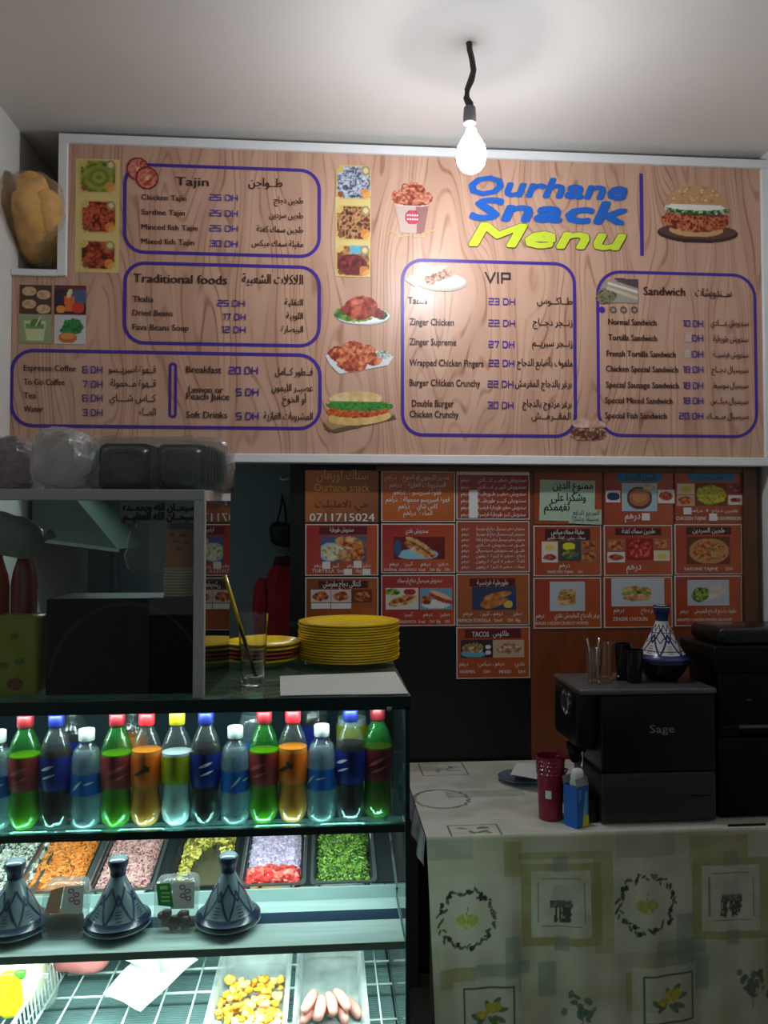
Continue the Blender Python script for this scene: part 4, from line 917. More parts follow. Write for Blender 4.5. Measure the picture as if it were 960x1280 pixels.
put(GRN, 146, 'green soda bottle with dark red label, left of an orange soda bottle', rz=.3)
put(ORA, 183, 'orange soda bottle beside the one with the yellow cap')
put(LEM, 221, 'cloudy white soda bottle with yellow green cap and label')
put(PEP, 257, 'cola bottle with blue label, right of the yellow capped bottle', rz=.4)
put(WTR, 294, 'small water bottle in the middle of the row, right of a cola bottle', rz=.5)
put(GRN, 330, 'green soda bottle with dark red label, below the drinking glass', rz=-.3)
put(ORA, 366, 'orange soda bottle in the right half of the row, below the paper sheet', rz=-.4)
put(WTR, 402, 'small water bottle right of the right hand orange soda', rz=-.5)
put(PEP, 438, 'cola bottle with blue label, rightmost of its kind', rz=-.4)
put(AMB, 472, 'green necked bottle of amber soda with maroon label at the end of the row', Y=1.555)
put(BIGC, 393, 'taller cola bottle in the back row behind a small water bottle', Y=1.70)
put(PEP, 92, 'dark cola bottle in the back row showing left of a small water bottle', Y=1.66)
put(ORA, 166, 'red capped orange soda bottle in the back row between green and orange ones', Y=1.66)
put(BIGC2, 440, 'taller pale bottle in the back row behind the rightmost cola', Y=1.68)
put(WTR, 318, 'pale bottle in the back row behind the green soda below the glass', Y=1.66).scale = (1.25, 1.25, 1.25)

# ------------------------------------------------------------------ salad pans
TILT = math.radians(15)
PY, PZ = 1.700, 0.722 + .022
def panM(xc): return Matrix.Translation((xc, PY, PZ)) @ Matrix.Rotation(TILT, 4, 'X')
def pan_mesh(w, d, h):
    b = MB(); r = .018
    def rr(x0, x1, y0, y1, r, z, n=4):
        pts = []
        for cx, cy, a0 in ((x1 - r, y1 - r, 0), (x0 + r, y1 - r, 90), (x0 + r, y0 + r, 180), (x1 - r, y0 + r, 270)):
            for k in range(n + 1):
                a = math.radians(a0 + 90 * k / n); pts.append((cx + r * math.cos(a), cy + r * math.sin(a), z))
        return pts
    L = [rr(-w / 2, w / 2, 0, d, .010, -.003), rr(-w / 2, w / 2, 0, d, .010, 0), rr(-w / 2 + .006, w / 2 - .006, .006, d - .006, r, 0), rr(-w / 2 + .010, w / 2 - .010, .010, d - .010, r, -.006), rr(-w / 2 + .016, w / 2 - .016, .016, d - .016, r, -h), ]
    n = len(L[0]); vs = [p for l in L for p in l]; fs = []
    for j in range(len(L) - 1):
        for i in range(n):
            a, c = j * n + i, j * n + (i + 1) % n; fs.append((a, c, c + n, a + n))
    fs.append(tuple((len(L) - 1) * n + i for i in range(n)))
    L2 = [rr(-w / 2 + .009, w / 2 - .009, .009, d - .009, r, -.004), rr(-w / 2 + .0145, w / 2 - .0145, .0145, d - .0145, r, -h - .0012)]
    b.add(vs, fs); vs = [p for l in L2 for p in l]; fs = [(i, i + n, (i + 1) % n + n, (i + 1) % n) for i in range(n)] + [tuple(reversed(range(n, 2 * n)))]
    b.add(vs, fs); return b
PW, PD, PH = .146, .215, .030
BITM = mat('salad_bits', (255, 255, 255), rough=.45, attr=True, var=.10, vscale=90)
def salad(name, M, zone, n, size, pal, amp, seed, base, hfn=None, z0=-.022):
    """many small pieces over a soft mound: one uncountable heap"""
    x0, x1, y0, y1 = zone; R = random.Random(seed); b = MB(); nx, ny = 18, 24
    def H(u, v):
        e = min(u, 1 - u, v, 1 - v); h = z0 + amp * min(1, e * 6 + .25) * (.75 + .5 * mnoise.noise(Vector((u * 4, v * 5, seed))))
        return h * 1 if hfn is None else hfn(u, v, h)
    vs = [(x0 + (x1 - x0) * i / nx, y0 + (y1 - y0) * j / ny, H(i / nx, j / ny)) for j in range(ny + 1) for i in range(nx + 1)]
    fs = [(j * (nx + 1) + i, j * (nx + 1) + i + 1, (j + 1) * (nx + 1) + i + 1, (j + 1) * (nx + 1) + i) for j in range(ny) for i in range(nx)]
    b.add(vs, fs, base)
    for k in range(n):
        u, v = R.random(), R.random(); h = H(u, v)
        if h <= z0 + .0008 and hfn: continue
        sx, sy, sz = [s * R.uniform(.6, 1.4) / 2 for s in size]
        T = Matrix.Translation((x0 + (x1 - x0) * u, y0 + (y1 - y0) * v, h + sz * .4)) @ Matrix.Rotation(R.uniform(0, 6.28), 4, 'Z') @ Matrix.Rotation(R.uniform(-.7, .7), 4, 'X')
        c = R.choice(pal); f = R.uniform(.85, 1.12)
        b.box(-sx, sx, -sy, sy, -sz, sz, tuple(min(255, q * f) for q in c), T)
    b.v = [tuple(M @ Vector(p)) for p in b.v]
    o = b.build(name, BITM, colattr=True); o['kind'] = 'stuff'; return o
pans = [(-3, 'chopped_salad', 'pale white salad with dark specks in the leftmost steel pan', 900, (.005, .004, .003), [(216, 216, 206), (226, 226, 220), (150, 156, 140), (60, 60, 56)], (196, 196, 188)),
        (60, 'grated_carrot', 'heap of grated orange carrot with dark specks in a steel pan', 2200, (.009, .0020, .0020), [(236, 140, 60), (246, 160, 84), (226, 120, 50), (236, 150, 70), (120, 80, 40)], (222, 130, 64)),
        (148, 'pink_salad', 'heap of finely chopped pink salad with dark specks in a steel pan', 2200, (.006, .0028, .0022), [(206, 156, 156), (216, 170, 168), (196, 140, 142), (120, 70, 80), (220, 180, 170)], (192, 146, 148)),
        (249, 'yellow_salad', 'chopped yellow green salad piled at the back of a half empty pan', 1700, (.008, .006, .005), [(206, 186, 80), (170, 156, 60), (120, 120, 50), (226, 206, 120), (90, 84, 40)], (84, 80, 60)),
        (340, 'chopped_onion', 'pale purple chopped onion heaped in a steel pan', 1900, (.006, .005, .004), [(196, 176, 206), (214, 200, 222), (176, 150, 190), (206, 190, 210)], (176, 158, 188)),
        (430, 'chopped_herbs', 'chopped dark green herbs in the rightmost steel pan', 2000, (.009, .003, .002), [(50, 96, 36), (96, 140, 50), (150, 176, 80), (36, 70, 34), (120, 150, 70)], (46, 76, 36))]
for i, (px, nm, lab, n, size, pal, base) in enumerate(pans):
    xc = W(px, 1100, Y=PY).x; M = panM(xc)
    b = pan_mesh(PW, PD, PH); b.v = [tuple(M @ Vector(p)) for p in b.v]
    o = b.build('steel_pan', STEELP if i != 3 else mat('dark_pan', (50, 52, 56), rough=.3, metal=.5), smooth=35)
    tag(o, ['steel pan holding pale white salad, leftmost', 'steel pan holding grated orange carrot', 'steel pan holding pink chopped salad', 'dark pan half emptied of yellow green salad', 'steel pan holding purple onion and diced tomato', 'steel pan holding chopped green herbs, rightmost'][i], 'food pan', 'salad pans in the display fridge')
    zone = (-PW / 2 + .017, PW / 2 - .017, .017, PD - .017); hf = None
    if i == 3: hf = lambda u, v, h: h if v > .42 + .35 * max(0, 1 - abs(u - .62) * 3.0) * 1 or (u < .22 and v > .15) else -.0225
    if i == 4: zone = (-PW / 2 + .017, PW / 2 - .017, .066, PD - .017)
    s = salad(nm, M, zone, n, size, pal, .026 if i else .02, 11 + i, base, hf, z0=-.0225)
    tag(s, lab, 'salad', 'salads in the display fridge')
    if i == 4:
        s = salad('diced_tomato', M, (-PW / 2 + .017, PW / 2 - .017, .017, .062), 260, (.013, .011, .009), [(206, 60, 60), (222, 96, 90), (180, 40, 46), (230, 140, 130)], .022, 44, (180, 60, 60), None, z0=-.0225)
        tag(s, 'diced red tomato at the front of the onion pan', 'salad', 'salads in the display fridge')
# supports under the pans
M = panM(0); bq = MB()
bq.box(FX0 + .022, FX1 - .009, .004, .212, -.0065, -.0035); bq.v = [tuple(M @ Vector(p)) for p in bq.v]
xs = sorted([W(q[0], 1100, Y=PY).x for q in pans]); gaps = [FX0 + .022] + [v for x in xs for v in (x - PW / 2 + .012, x + PW / 2 - .012)] + [FX1 - .009]
bq = MB()
for g0, g1 in zip(gaps[::2], gaps[1::2]):
    if g1 > g0: bq.box(g0, g1, .002, .212, -.0070, -.0036)
bq.v = [tuple(M @ Vector(p)) for p in bq.v]; under(fr, bq.build('pan_frame', mat('dark_pan_frame', (52, 58, 62), rough=.35, metal=.5)))
o = under(fr, MB().box(FX0 + .021, FX1 - .008, PY + .02, PY + .03, ZS2 - .006, PZ - .028).box(FX0 + .021, FX1 - .008, PY + .185, PY + .195, ZS2 - .006, PZ + .012).build('pan_support', STEEL))

# ------------------------------------------------------------------ small tagines in the fridge
GLZ = mat('slate_blue_glaze', (72, 86, 92), rough=.25, var=.12, vscale=30)
GLD = mat('dark_blue_glaze', (24, 34, 58), rough=.25, var=.1, vscale=30)
GLW = mat('pale_glaze', (150, 166, 168), rough=.3, var=.08)
def cone_band(m, prof, a0, z0, a1, z1, w, n=8, c=(0, 0, 0)):
    """painted stripe lying on a turned surface"""
    vs = []
    for k in range(n + 1):
        a = a0 + (a1 - a0) * k / n; z = z0 + (z1 - z0) * k / n; r = rad(prof, z) + .0006
        da, dz = (a1 - a0) * r, (z1 - z0); L = math.hypot(da, dz) + 1e-9; na, nz = -dz / L, da / L
        for s_ in (-1, 1):
            zz = z + s_ * w / 2 * nz; aa = a + s_ * w / 2 * na / max(r, .004); rr = rad(prof, zz) + .0006
            vs.append((c[0] + rr * math.cos(aa), c[1] + rr * math.sin(aa), c[2] + zz))
    m.add(vs, [(2 * k, 2 * k + 2, 2 * k + 3, 2 * k + 1) for k in range(n)])
LIDP = [(.0640, .018), (.0655, .022), (.0645, .027), (.0570, .031), (.0480, .044), (.0400, .058), (.0300, .078), (.0210, .096), (.0150, .108), (.0140, .116), (.0150, .124), (.0180, .130), (.0195, .136), (.0190, .143), (.0150, .147), (.004, .148)]
def make_tagine(scale=1.0, cols=None, name='small_tagine'):
    t = empty(name); cols = cols or (GLZ, GLD, GLW)
    sc_ = lambda P: [(r * scale, z * scale) for r, z in P]
    MB().lathe(sc_([(.036, 0), (.040, .002), (.058, .012), (.066, .016), (.066, .0178)]), 40).build('base_dish', cols[2], t, smooth=40)
    lid = MB().lathe(sc_(LIDP), 40).build('lid', cols[0], t, smooth=50)
    P = sc_(LIDP); m = MB()
    n = 6
    for k in range(n):
        a = 2 * math.pi * k / n; h = math.pi / n
        cone_band(m, P, a, .034 * scale, a + h, .082 * scale, .0042 * scale); cone_band(m, P, a + 2 * h, .034 * scale, a + h, .082 * scale, .0042 * scale)
        cone_band(m, P, a, .094 * scale, a + h, .064 * scale, .0034 * scale); cone_band(m, P, a + 2 * h, .094 * scale, a + h, .064 * scale, .0034 * scale)
        for q in range(4): b0 = a + q * math.pi / 2 / n * 1.0; cone_band(m, P, a + h * .75, (.040 + q * .005) * scale, a + h * 1.25, (.040 + q * .005) * scale, .0014 * scale, 4)
    if scale > 1.1:
        for k in range(12):
            a = 2 * math.pi * k / 12; h = math.pi / 12
            cone_band(m, P, a, .062 * scale, a + h, .074 * scale, .0022 * scale, 4); cone_band(m, P, a + 2 * h, .062 * scale, a + h, .074 * scale, .0022 * scale, 4)
            cone_band(m, P, a, .088 * scale, a + h, .104 * scale, .0020 * scale, 4); cone_band(m, P, a + 2 * h, .088 * scale, a + h, .104 * scale, .0020 * scale, 4)
            cone_band(m, P, a, .044 * scale, a + 2 * h, .044 * scale, .0016 * scale, 4); cone_band(m, P, a, .085 * scale, a + 2 * h, .085 * scale, .0016 * scale, 4)
    m.build('painted_pattern', cols[1], lid)
    m = MB(); m.lathe([(rad(P, z * scale) + .0008, z * scale) for z in (.0185, .022, .027, .031, .036)], 40, cap0=False, cap1=False); m.build('painted_band', cols[1], lid, smooth=40)
    m = MB(); m.lathe([(rad(P, z * scale) + .0008, z * scale) for z in (.112, .120, .126, .130, .136, .143)], 30, cap0=False, cap1=True); m.build('painted_neck', cols[1], lid, smooth=40)
    return t
tg = make_tagine(.98)
for k, (px, lab) in enumerate(((147, 'small slate blue tagine between the brown packet and the green stickered packet'), (285, 'small slate blue tagine at the right, in front of the onion pan'), (18, 'small slate blue tagine cut by the left edge of the photo'))):
    o = tg if k == 0 else copy_tree(tg)
    x = W(px, 1160, Y=1.588).x; o.location = (x, 1.588, ZS2); o.rotation_euler = (0, 0, .3 + k * .35)
    tag(o, lab, 'tagine', 'small tagines in the display fridge')

# packets between the tagines
FILM = glass('clear_film', (236, 240, 240), rough=.12, haze=.16, hazecol=(220, 222, 222), bump=.5, bscale=40)
WHPR = mat('white_plastic_print', (222, 216, 214), rough=.4, var=.04); MAGP = mat('magenta_print', (150, 60, 100), rough=.4, var=0)
def packet(px0, px1, label, sticker):
    Y = 1.560; xa, xb = W(px0, 1160, Y=Y).x, W(px1, 1160, Y=Y).x; w = (xb - xa) / 2
    t = empty('food_packet', ((xa + xb) / 2, Y, ZS2)); tag(t, label, 'packet', 'packets between the tagines')
    L = Matrix.Rotation(math.radians(-22), 4, 'X')
    f = MB().sup((0, 0.012, .052), (w, .020, .051), .35, 28, 18, amp=.003, freq=30, seed=px0, zmin=.001, fn=lambda p: Vector((p.x, p.y + .30 * p.z * .8 - .006, p.z)))
    f.build('bag', FILM, t, smooth=True)
    R = random.Random(px0); b = MB()
    if not sticker: b.sup((0, .012, .026), (w - .008, .014, .022), .6, 20, 12, amp=.004, freq=50, seed=3, col=(70, 50, 44), fn=lambda p: Vector((p.x, p.y + .24 * p.z - .004, max(p.z, .003))))
    for k in range(14 if sticker else 0):
        b.sup((R.uniform(-w + .014, w - .014), .016 + R.uniform(-.004, .004), R.uniform(.010, .036)), (.010, .007, .008), .8, 10, 8, amp=.001, freq=60, seed=k, col=R.choice([(60, 30, 14), (90, 50, 24), (40, 20, 12), (150, 110, 40)]))
    o = b.build('dried_dates' if sticker else 'brown_spread', BITM, t, smooth=True, colattr=True); o['kind'] = 'stuff'
    def front(mb, pts, dy):
        vs = []
        for x, z in pts: vs.append((x, .012 - .020 + .24 * z - .006 - dy, z))
        mb.add(vs, [tuple(range(len(vs)))])
    m = MB(); front(m, [(-w * .1 if not sticker else -w * .2, .052), (w * .88, .052), (w * .85, .098), (0 if not sticker else -w * .1, .098)], .001); m.build('white_print', WHPR, t)
    m = MB()
    for cx, cz in ((w * .3, .090), (w * .55, .083), (w * .35, .075), (w * .6, .070)):
        for k in range(10):
            a, a2 = 2 * math.pi * k / 10, 2 * math.pi * (k + 1) / 10
            front(m, [(cx + .0062 * math.cos(a), cz + .0045 * math.sin(a)), (cx + .0062 * math.cos(a2), cz + .0045 * math.sin(a2)), (cx + .0042 * math.cos(a2), cz + .0027 * math.sin(a2)), (cx + .0042 * math.cos(a), cz + .0027 * math.sin(a))], .002)
    m.build('curled_lettering', MAGP, t)
    if sticker:
        m = MB(); front(m, [(-w * .75, .060), (-w * .05, .056), (-w * .25, .098), (-w * .9, .098)], .0026); m.build('green_sticker', mat('green_sticker', (40, 150, 70), rough=.4), t)
        m = MB()
        for z in (.066, .073, .080): front(m, [(-w * .62, z), (-w * .22, z), (-w * .26, z + .003), (-w * .65, z + .003)], .0034)
        front(m, [(-w * .70, .088), (-w * .35, .088), (-w * .38, .094), (-w * .72, .094)], .0034); m.build('sticker_lettering', mat('pale_green_print', (190, 226, 150), var=0), t)
    else:
        m = MB(); front(m, [(-w * .8, .052), (-w * .15, .052), (-w * .05, .098), (-w * .6, .092)], .001); m.build('orange_print', mat('orange_print', (206, 150, 120), var=.08), t)
packet(50, 107, 'clear packet of brown paste with curly magenta writing, beside the leftmost small tagine', False)
packet(191, 246, 'clear packet of dried dates with a green sticker, between two small tagines', True)

# ------------------------------------------------------------------ things on the wire rack
BOXP = glass('clear_box_plastic', (238, 242, 242), rough=.10, haze=.60, hazecol=(230, 236, 236), bump=.2, bscale=25)
def clear_box(px0, px1, py_back, label):
    zt = ZRK + .0022 + .042
    yb = W(300, py_back, Z=zt).y; x0, x1 = W(px0, 1240, Z=zt), W(px1, 1240, Z=zt)
    w = (x1.x - x0.x) / 2; xc = (x0.x + x1.x) / 2; d = yb - 1.515
    t = empty('plastic_food_box', (xc, 1.515 + d / 2, ZRK + .0022)); tag(t, label, 'food box', 'clear food boxes on the wire rack')
    b = pan_mesh(2 * w, d, .040); b.v = [(x, y - d / 2, z + .042) for x, y, z in b.v]; b.build('tray', BOXP, t, smooth=35)
    return t, w, d
t, w, d = clear_box(264, 362, 1180, 'clear plastic box with yellow pickled chunks, left of the box of pink sausages')
R = random.Random(5)
c = MB(); tl = t.location
for k in range(130):
    x, y = R.uniform(-w + .020, w - .020), R.uniform(-d / 2 + .02, -.02 + d / 2 * .45); col = R.choice([(226, 160, 50), (232, 176, 70), (216, 150, 40), (230, 196, 120)]) if y > -.10 else R.choice([(236, 226, 210), (226, 200, 150)])
    c.sup((x, y, .012 + R.uniform(0, .018)), (R.uniform(.006, .013), R.uniform(.005, .010), R.uniform(.004, .008)), .9, 10, 8, amp=.006, freq=90, seed=k, col=col)
o = c.build('yellow_pickles', BITM, smooth=True, colattr=True); o.location = tl; o['kind'] = 'stuff'; tag(o, 'yellow chunks heaped at the front of the left clear food box', 'food')
t2, w, d = clear_box(368, 459, 1174, 'clear plastic box with pink sausages, nearest the right glass side')
SAUS = mat('pink_sausage_skin', (214, 150, 140), rough=.35, var=.08, vscale=40)
pr = MB().tube([(0, .036, 0), (.001, .028, 0), (.002, .010, .001), (.001, -.010, .001), (-.001, -.030, 0), (-.001, -.036, 0)], .011, 10, rs=[.002, .009, .0115, .0115, .009, .002]).build('sausage', SAUS, smooth=True)
for k in range(9):
    o = pr if k == 0 else pr.copy()
    if k: COL.objects.link(o)
    o.location = t2.location + Vector((-.044 + (k % 5) * .022, -.075 + (k % 3) * .012 - (k // 5) * .02, .0145 + (k // 5) * .022)); o.rotation_euler = (0, 0, (-.5 + .25 * (k % 5)) + (0.2 if k > 4 else 0)); tag(o, ('leftmost', 'second', 'middle', 'fourth', 'rightmost')[k % 5] + (' pink sausage of the lower layer' if k < 5 else ' pink sausage of the upper layer') + ' in the right clear food box', 'sausage', 'pink sausages in the clear box')
# white waxed paper
def sheet_patch(name, m, corners, z, label, cat, lift=.01, seed=1, n=14, thick=None):
    A, B, C_, D_ = [W(px, py, Z=z) for px, py in corners]; vs = []; fs = []
    for j in range(n + 1):
        for i in range(n + 1):
            u, v = i / n, j / n; p = A.lerp(B, u).lerp(D_.lerp(C_, u), v); p.z = z + .001 + lift * (0.5 + .5 * mnoise.noise(Vector((u * 2.3, v * 2.3, seed)))) ; vs.append(p)
    fs = [(j * (n + 1) + i, (j + 1) * (n + 1) + i, (j + 1) * (n + 1) + i + 1, j * (n + 1) + i + 1) for j in range(n) for i in range(n)]
    k = len(vs); vs2 = vs + [v - Vector((0, 0, .0008)) for v in vs]; fs2 = [tuple(reversed(f)) for f in fs]
    fs = [tuple(reversed(f)) for f in fs] + [tuple(i + k for i in reversed(f)) for f in fs2]
    o = MB().add(vs2, fs).build(name, m, smooth=True); tag(o, label, cat); return o
WAX = mat('white_waxed_paper', (240, 240, 234), rough=.45, var=.02)
sheet_patch('waxed_paper', WAX, ((186, 1183), (248, 1202), (176, 1268), (129, 1246)), ZRK + .022, 'white waxed paper lying folded on the wire rack', 'paper', .012, 2)
sheet_patch('waxed_paper', WAX, ((137, 1176), (196, 1180), (200, 1222), (140, 1200)), ZRK + .035, 'second white paper flap holding yellow green scraps on the wire rack', 'paper', .014, 5)
b = MB(); R = random.Random(8); q = W(184, 1184, Z=ZRK + .05)
for k in range(26): b.sup((q.x + R.uniform(-.05, .05), q.y + R.uniform(-.02, .03), q.z + R.uniform(.0, .012)), (R.uniform(.006, .014), .006, .004), .7, 8, 6, amp=.002, freq=70, seed=k, col=R.choice([(206, 206, 90), (226, 216, 140), (170, 180, 70), (230, 226, 190)]))
o = b.build('lettuce_scraps', BITM, smooth=True, colattr=True); o['kind'] = 'stuff'; tag(o, 'yellow green scraps on the white paper in the fridge', 'food')
q = W(104, 1190, Z=ZRK + .040); q.y -= .02
o = MB().sup((q.x, q.y, q.z), (.066, .040, .030), .8, 26, 16, amp=.008, freq=14, seed=4).build('wrapped_meat', mat('pink_wrapped_meat', (206, 120, 120), rough=.15, var=.15, vscale=25, coat=.6), smooth=True)
tag(o, 'shiny pink piece of wrapped meat at the back left of the wire rack', 'meat')
q = W(26, 1236, Z=ZRK + .04)
t = empty('yellow_bag', (q.x, q.y, ZRK)); tag(t, 'yellow and white plastic bag standing at the far left of the wire rack', 'bag')
under(t, MB().sup((q.x - .02, q.y + .01, ZRK + .072), (.068, .050, .070), .6, 30, 20, amp=.010, freq=16, seed=7).build('bag_body', mat('pale_bag_film', (236, 232, 190), rough=.25, var=.05, coat=.4), smooth=True))
under(t, MB().sup((q.x - .008, q.y - .034, ZRK + .050), (.024, .012, .048), .6, 16, 12, amp=.004, freq=20, seed=9).build('yellow_print', mat('yellow_bag_print', (240, 216, 30), rough=.3), smooth=True))
under(t, MB().sup((q.x + .014, q.y - .040, ZRK + .092), (.012, .006, .010), .8, 12, 8, amp=.004, freq=60, seed=9).build('green_leaf_print', mat('green_bag_print', (80, 176, 50), rough=.3), smooth=True))
under(t, MB().sup((q.x + .050, q.y - .004, ZRK + .045), (.026, .024, .042), .7, 20, 14, amp=.008, freq=30, seed=12).build('twisted_film', FILM, smooth=True))

# ------------------------------------------------------------------ on the glass top
YEL = mat('yellow_melamine', (250, 214, 14), rough=.22, var=.03, coat=.4); REDM = mat('orange_red_melamine', (190, 74, 30), rough=.25, var=.04, coat=.4)
def plate_prof(r, h, t=.003, deep=.010):
    return [(.002, h - deep), (r * .62, h - deep), (r * .80, h - deep * .55), (r * .97, h), (r, h - .001), (r, h - .0045), (r * .96, h - .0055), (r * .80, h - deep * .55 - t), (r * .66, h - deep - t), (r * .60, h - deep - t - .002), (r * .56, h - deep - t - .002), (r * .54, h - deep - t), (.002, h - deep - t)]
def plate_obj(r, m, h=.016, deep=.010):
    P = [(a, b) for a, b in plate_prof(r, h, deep=deep)]
    b = MB().lathe(list(reversed(P)), 48, cap0=True, cap1=True); return b.build('plate', m, smooth=45)
pc = W(436, 826, Z=ZTOP); PR = .124
pc = Vector((W(436, 800, Y=1.90).x, 1.90, ZTOP))
base = plate_obj(PR, YEL, .0175, .011)
N = 15
ORD = 'first second third fourth fifth sixth seventh eighth ninth tenth eleventh twelfth thirteenth fourteenth fifteenth'.split()
for k in range(N):
    o = base if k == 0 else base.copy()
    if k: COL.objects.link(o)
    o.location = pc + Vector((.0012 * math.sin(k * 2.3), .0010 * math.cos(k * 1.7), .0012 + k * .0061)); o.rotation_euler = (0, 0, k)
    tag(o, 'topmost yellow plate of the tall stack on the fridge top' if k == N - 1 else ORD[k] + ' yellow plate from the bottom of the tall stack on the fridge top', 'plate', 'yellow plates in the tall stack')
pb = Vector((W(327, 800, Y=1.875).x, 1.875, ZTOP))
small = None
for k, (m, dz, lab) in enumerate(((YEL, .0012, 'small yellow plate at the bottom of the short stack'), (REDM, .0100, 'lower small orange red plate of the short stack beside the drinking glass'), (REDM, .0190, 'upper small orange red plate of the short stack beside the drinking glass'), (YEL, .0290, 'small yellow plate second from the top of the short stack'), (YEL, .0380, 'topmost small yellow dish of the short stack'))):
    o = plate_obj(.089, m, .022, .016) if k in (0, 1, 4) else small.copy()
    if k in (2, 3): COL.objects.link(o)
    if k == 3: o.data = first_small.data
    if k == 0: first_small = o
    small = o
    o.location = pb + Vector((.001 * k, 0, dz)); tag(o, lab, 'plate', 'small plates in the short stack')
# glass with straw
gz = W(316, 858, Z=ZTOP); gc = Vector((W(316, 855, Y=1.62).x, 1.62, ZTOP))
CLG = mat('tumbler_glass', (250, 254, 252), rough=0.0, trans=1.0, var=0, ior=1.45)
t = empty('drinking_glass', gc); tag(t, 'tall clear drinking glass holding a yellow straw on the fridge top', 'glass')
MB().lathe([(.018, .0008), (.0225, .002), (.0235, .012), (.0265, .06), (.0315, .150), (.0300, .150), (.0250, .06), (.0215, .020), (.012, .016), (.001, .016)], 32, cap0=True, cap1=False, wob=lambda a, z: 1 + (.012 * math.cos(10 * a) if z < .05 else 0)).build('tumbler', CLG, t, smooth=50)
o = MB().tube([W(281, 719, Y=1.60), W(300, 782, Y=1.612), Vector((gc.x + .006, 1.622, ZTOP + .020))], .0042, 10).build('straw', YEL, smooth=True); tag(o, 'yellow drinking straw leaning in the tall glass', 'straw')
PAPW = mat('white_paper', (214, 218, 214), rough=.6, var=.02)
sheet_patch('paper_sheet', PAPW, ((350, 846), (494, 840.5), (510.5, 868), (350.5, 870.5)), ZTOP + .0005, 'white paper sheet on the front right of the fridge glass top', 'paper', .0015, 3)

# ------------------------------------------------------------------ glass cabinet on top of the fridge
CX0, CX1, CY0, CY1 = -0.86, -0.234, 1.502, 1.800
LEAN = math.tan(math.radians(2.4))
FRM = mat('grey_white_frame', (178, 186, 184), rough=.4, var=.03)
cb = empty('glass_cabinet', ((CX0 + CX1) / 2, CY0 + .18, ZTOP)); tag(cb, 'grey white framed glass cabinet standing on the left of the fridge top', 'cabinet')
def cp(name, m, *boxes):
    b = MB()
    for q in boxes: b.rbox(*q, .0015, 1) if 'glass' not in name else b.box(*q)
    return under(cb, b.build(name, m))
ztop = W(240, 612, Y=CY0).z; zbb = W(240, 625.5, Y=CY0).z
cp('front_post', FRM, (CX1 - .0205, CX1, CY0, CY0 + .02, ZTOP, zbb))
cp('top_rail', FRM, (CX0, CX1, CY0, CY0 + .02, zbb, ztop))
x0 = CX1; zt2, zb2 = W(288, 613.5, Y=CY1).z, W(288, 626, Y=CY1).z
x1 = x0 + (CY1 - CY0) * LEAN
b = MB(); b.add([(x0 - .02, CY0 + .0205, zbb), (x0 + .0005, CY0 + .0205, zbb), (x1, CY1, zb2), (x1 - .02, CY1, zb2), (x0 - .02, CY0 + .0205, ztop), (x0 + .0005, CY0 + .0205, ztop), (x1, CY1, zt2), (x1 - .02, CY1, zt2)], [(3, 2, 1, 0), (4, 5, 6, 7), (0, 1, 5, 4), (1, 2, 6, 5), (2, 3, 7, 6), (3, 0, 4, 7)])
under(cb, b.build('side_rail', mat('pale_frame', (206, 206, 206), rough=.4)))
cp('back_post', FRM, (x1 - .014, x1 - .008, CY1 - .008, CY1, ZTOP, zb2 - .001))
cp('roof', FRM, (CX0, CX1 - .021, CY0 + .021, CY1, ztop - .008, ztop))
sg_ = cp('side_glass', glass('mirrorish_glass', (150, 160, 160), rough=.01, ior=2.6), (0, .003, 0, CY1 - CY0 - .021, ZTOP + .0005, zbb - .0005))
sg_.data.transform(Matrix.Translation((CX1 - .003, CY0 + .0205, 0)) @ Matrix.Rotation(-math.radians(2.4), 4, 'Z'))
cp('front_glass', SHEETG, (CX0, CX1 - .021, CY0 + .004, CY0 + .007, ZTOP + .0005, zbb - .0005))
s = Sheet(CY0 + .003); m = MB(); s.rect(m, 151, 245, 627, 654, dy=-.0002); under(cb, m.build('sticker_film', glass('pale_sticker_film', (220, 224, 222), rough=.3, haze=.35, hazecol=(150, 156, 154))))
m = MB()
s.text(m, 'سبحــان الله وبحمــده', 154, 243, 638, 8.5, bold=.06, dy=.0003); s.text(m, 'سبحــان الله العظيــم', 154, 243, 649.5, 8.5, bold=.06, dy=.0003)
under(cb, m.build('sticker_lettering', mat('black_vinyl', (10, 12, 14), rough=.4, var=0)))
BLK = mat('satin_black', (10, 10, 12), rough=.35, var=.1, spec=.25)
t = empty('black_appliance', (W(150, 860, Y=1.6).x, 1.62, ZTOP)); tag(t, 'black square appliance with a faint circular ring inside the glass cabinet', 'appliance')
xa, xb, zz = W(57, 800, Y=1.545).x, CX1 - .024, W(150, 748, Y=1.545).z
under(t, MB().rbox(xa, xb, 1.545, 1.70, ZTOP + .001, zz, .003, 2).build('housing', BLK))
cc = W(158, 858, Y=1.544); rr = 102 * ppm(1.544); m = MB(); n = 40
vs = []
for k in range(n + 1):
    a = math.radians(5 + 170 * k / n)
    for r_ in (rr, rr - .006): vs.append((max(xa + .001, min(xb - .001, cc.x + r_ * math.cos(a) * .92)), 1.5436, cc.z + r_ * math.sin(a)))
m.add(vs, [(2 * k, 2 * k + 1, 2 * k + 3, 2 * k + 2) for k in range(n)])
under(t, m.build('ring', mat('dark_grey_ring', (32, 32, 34), rough=.4)))
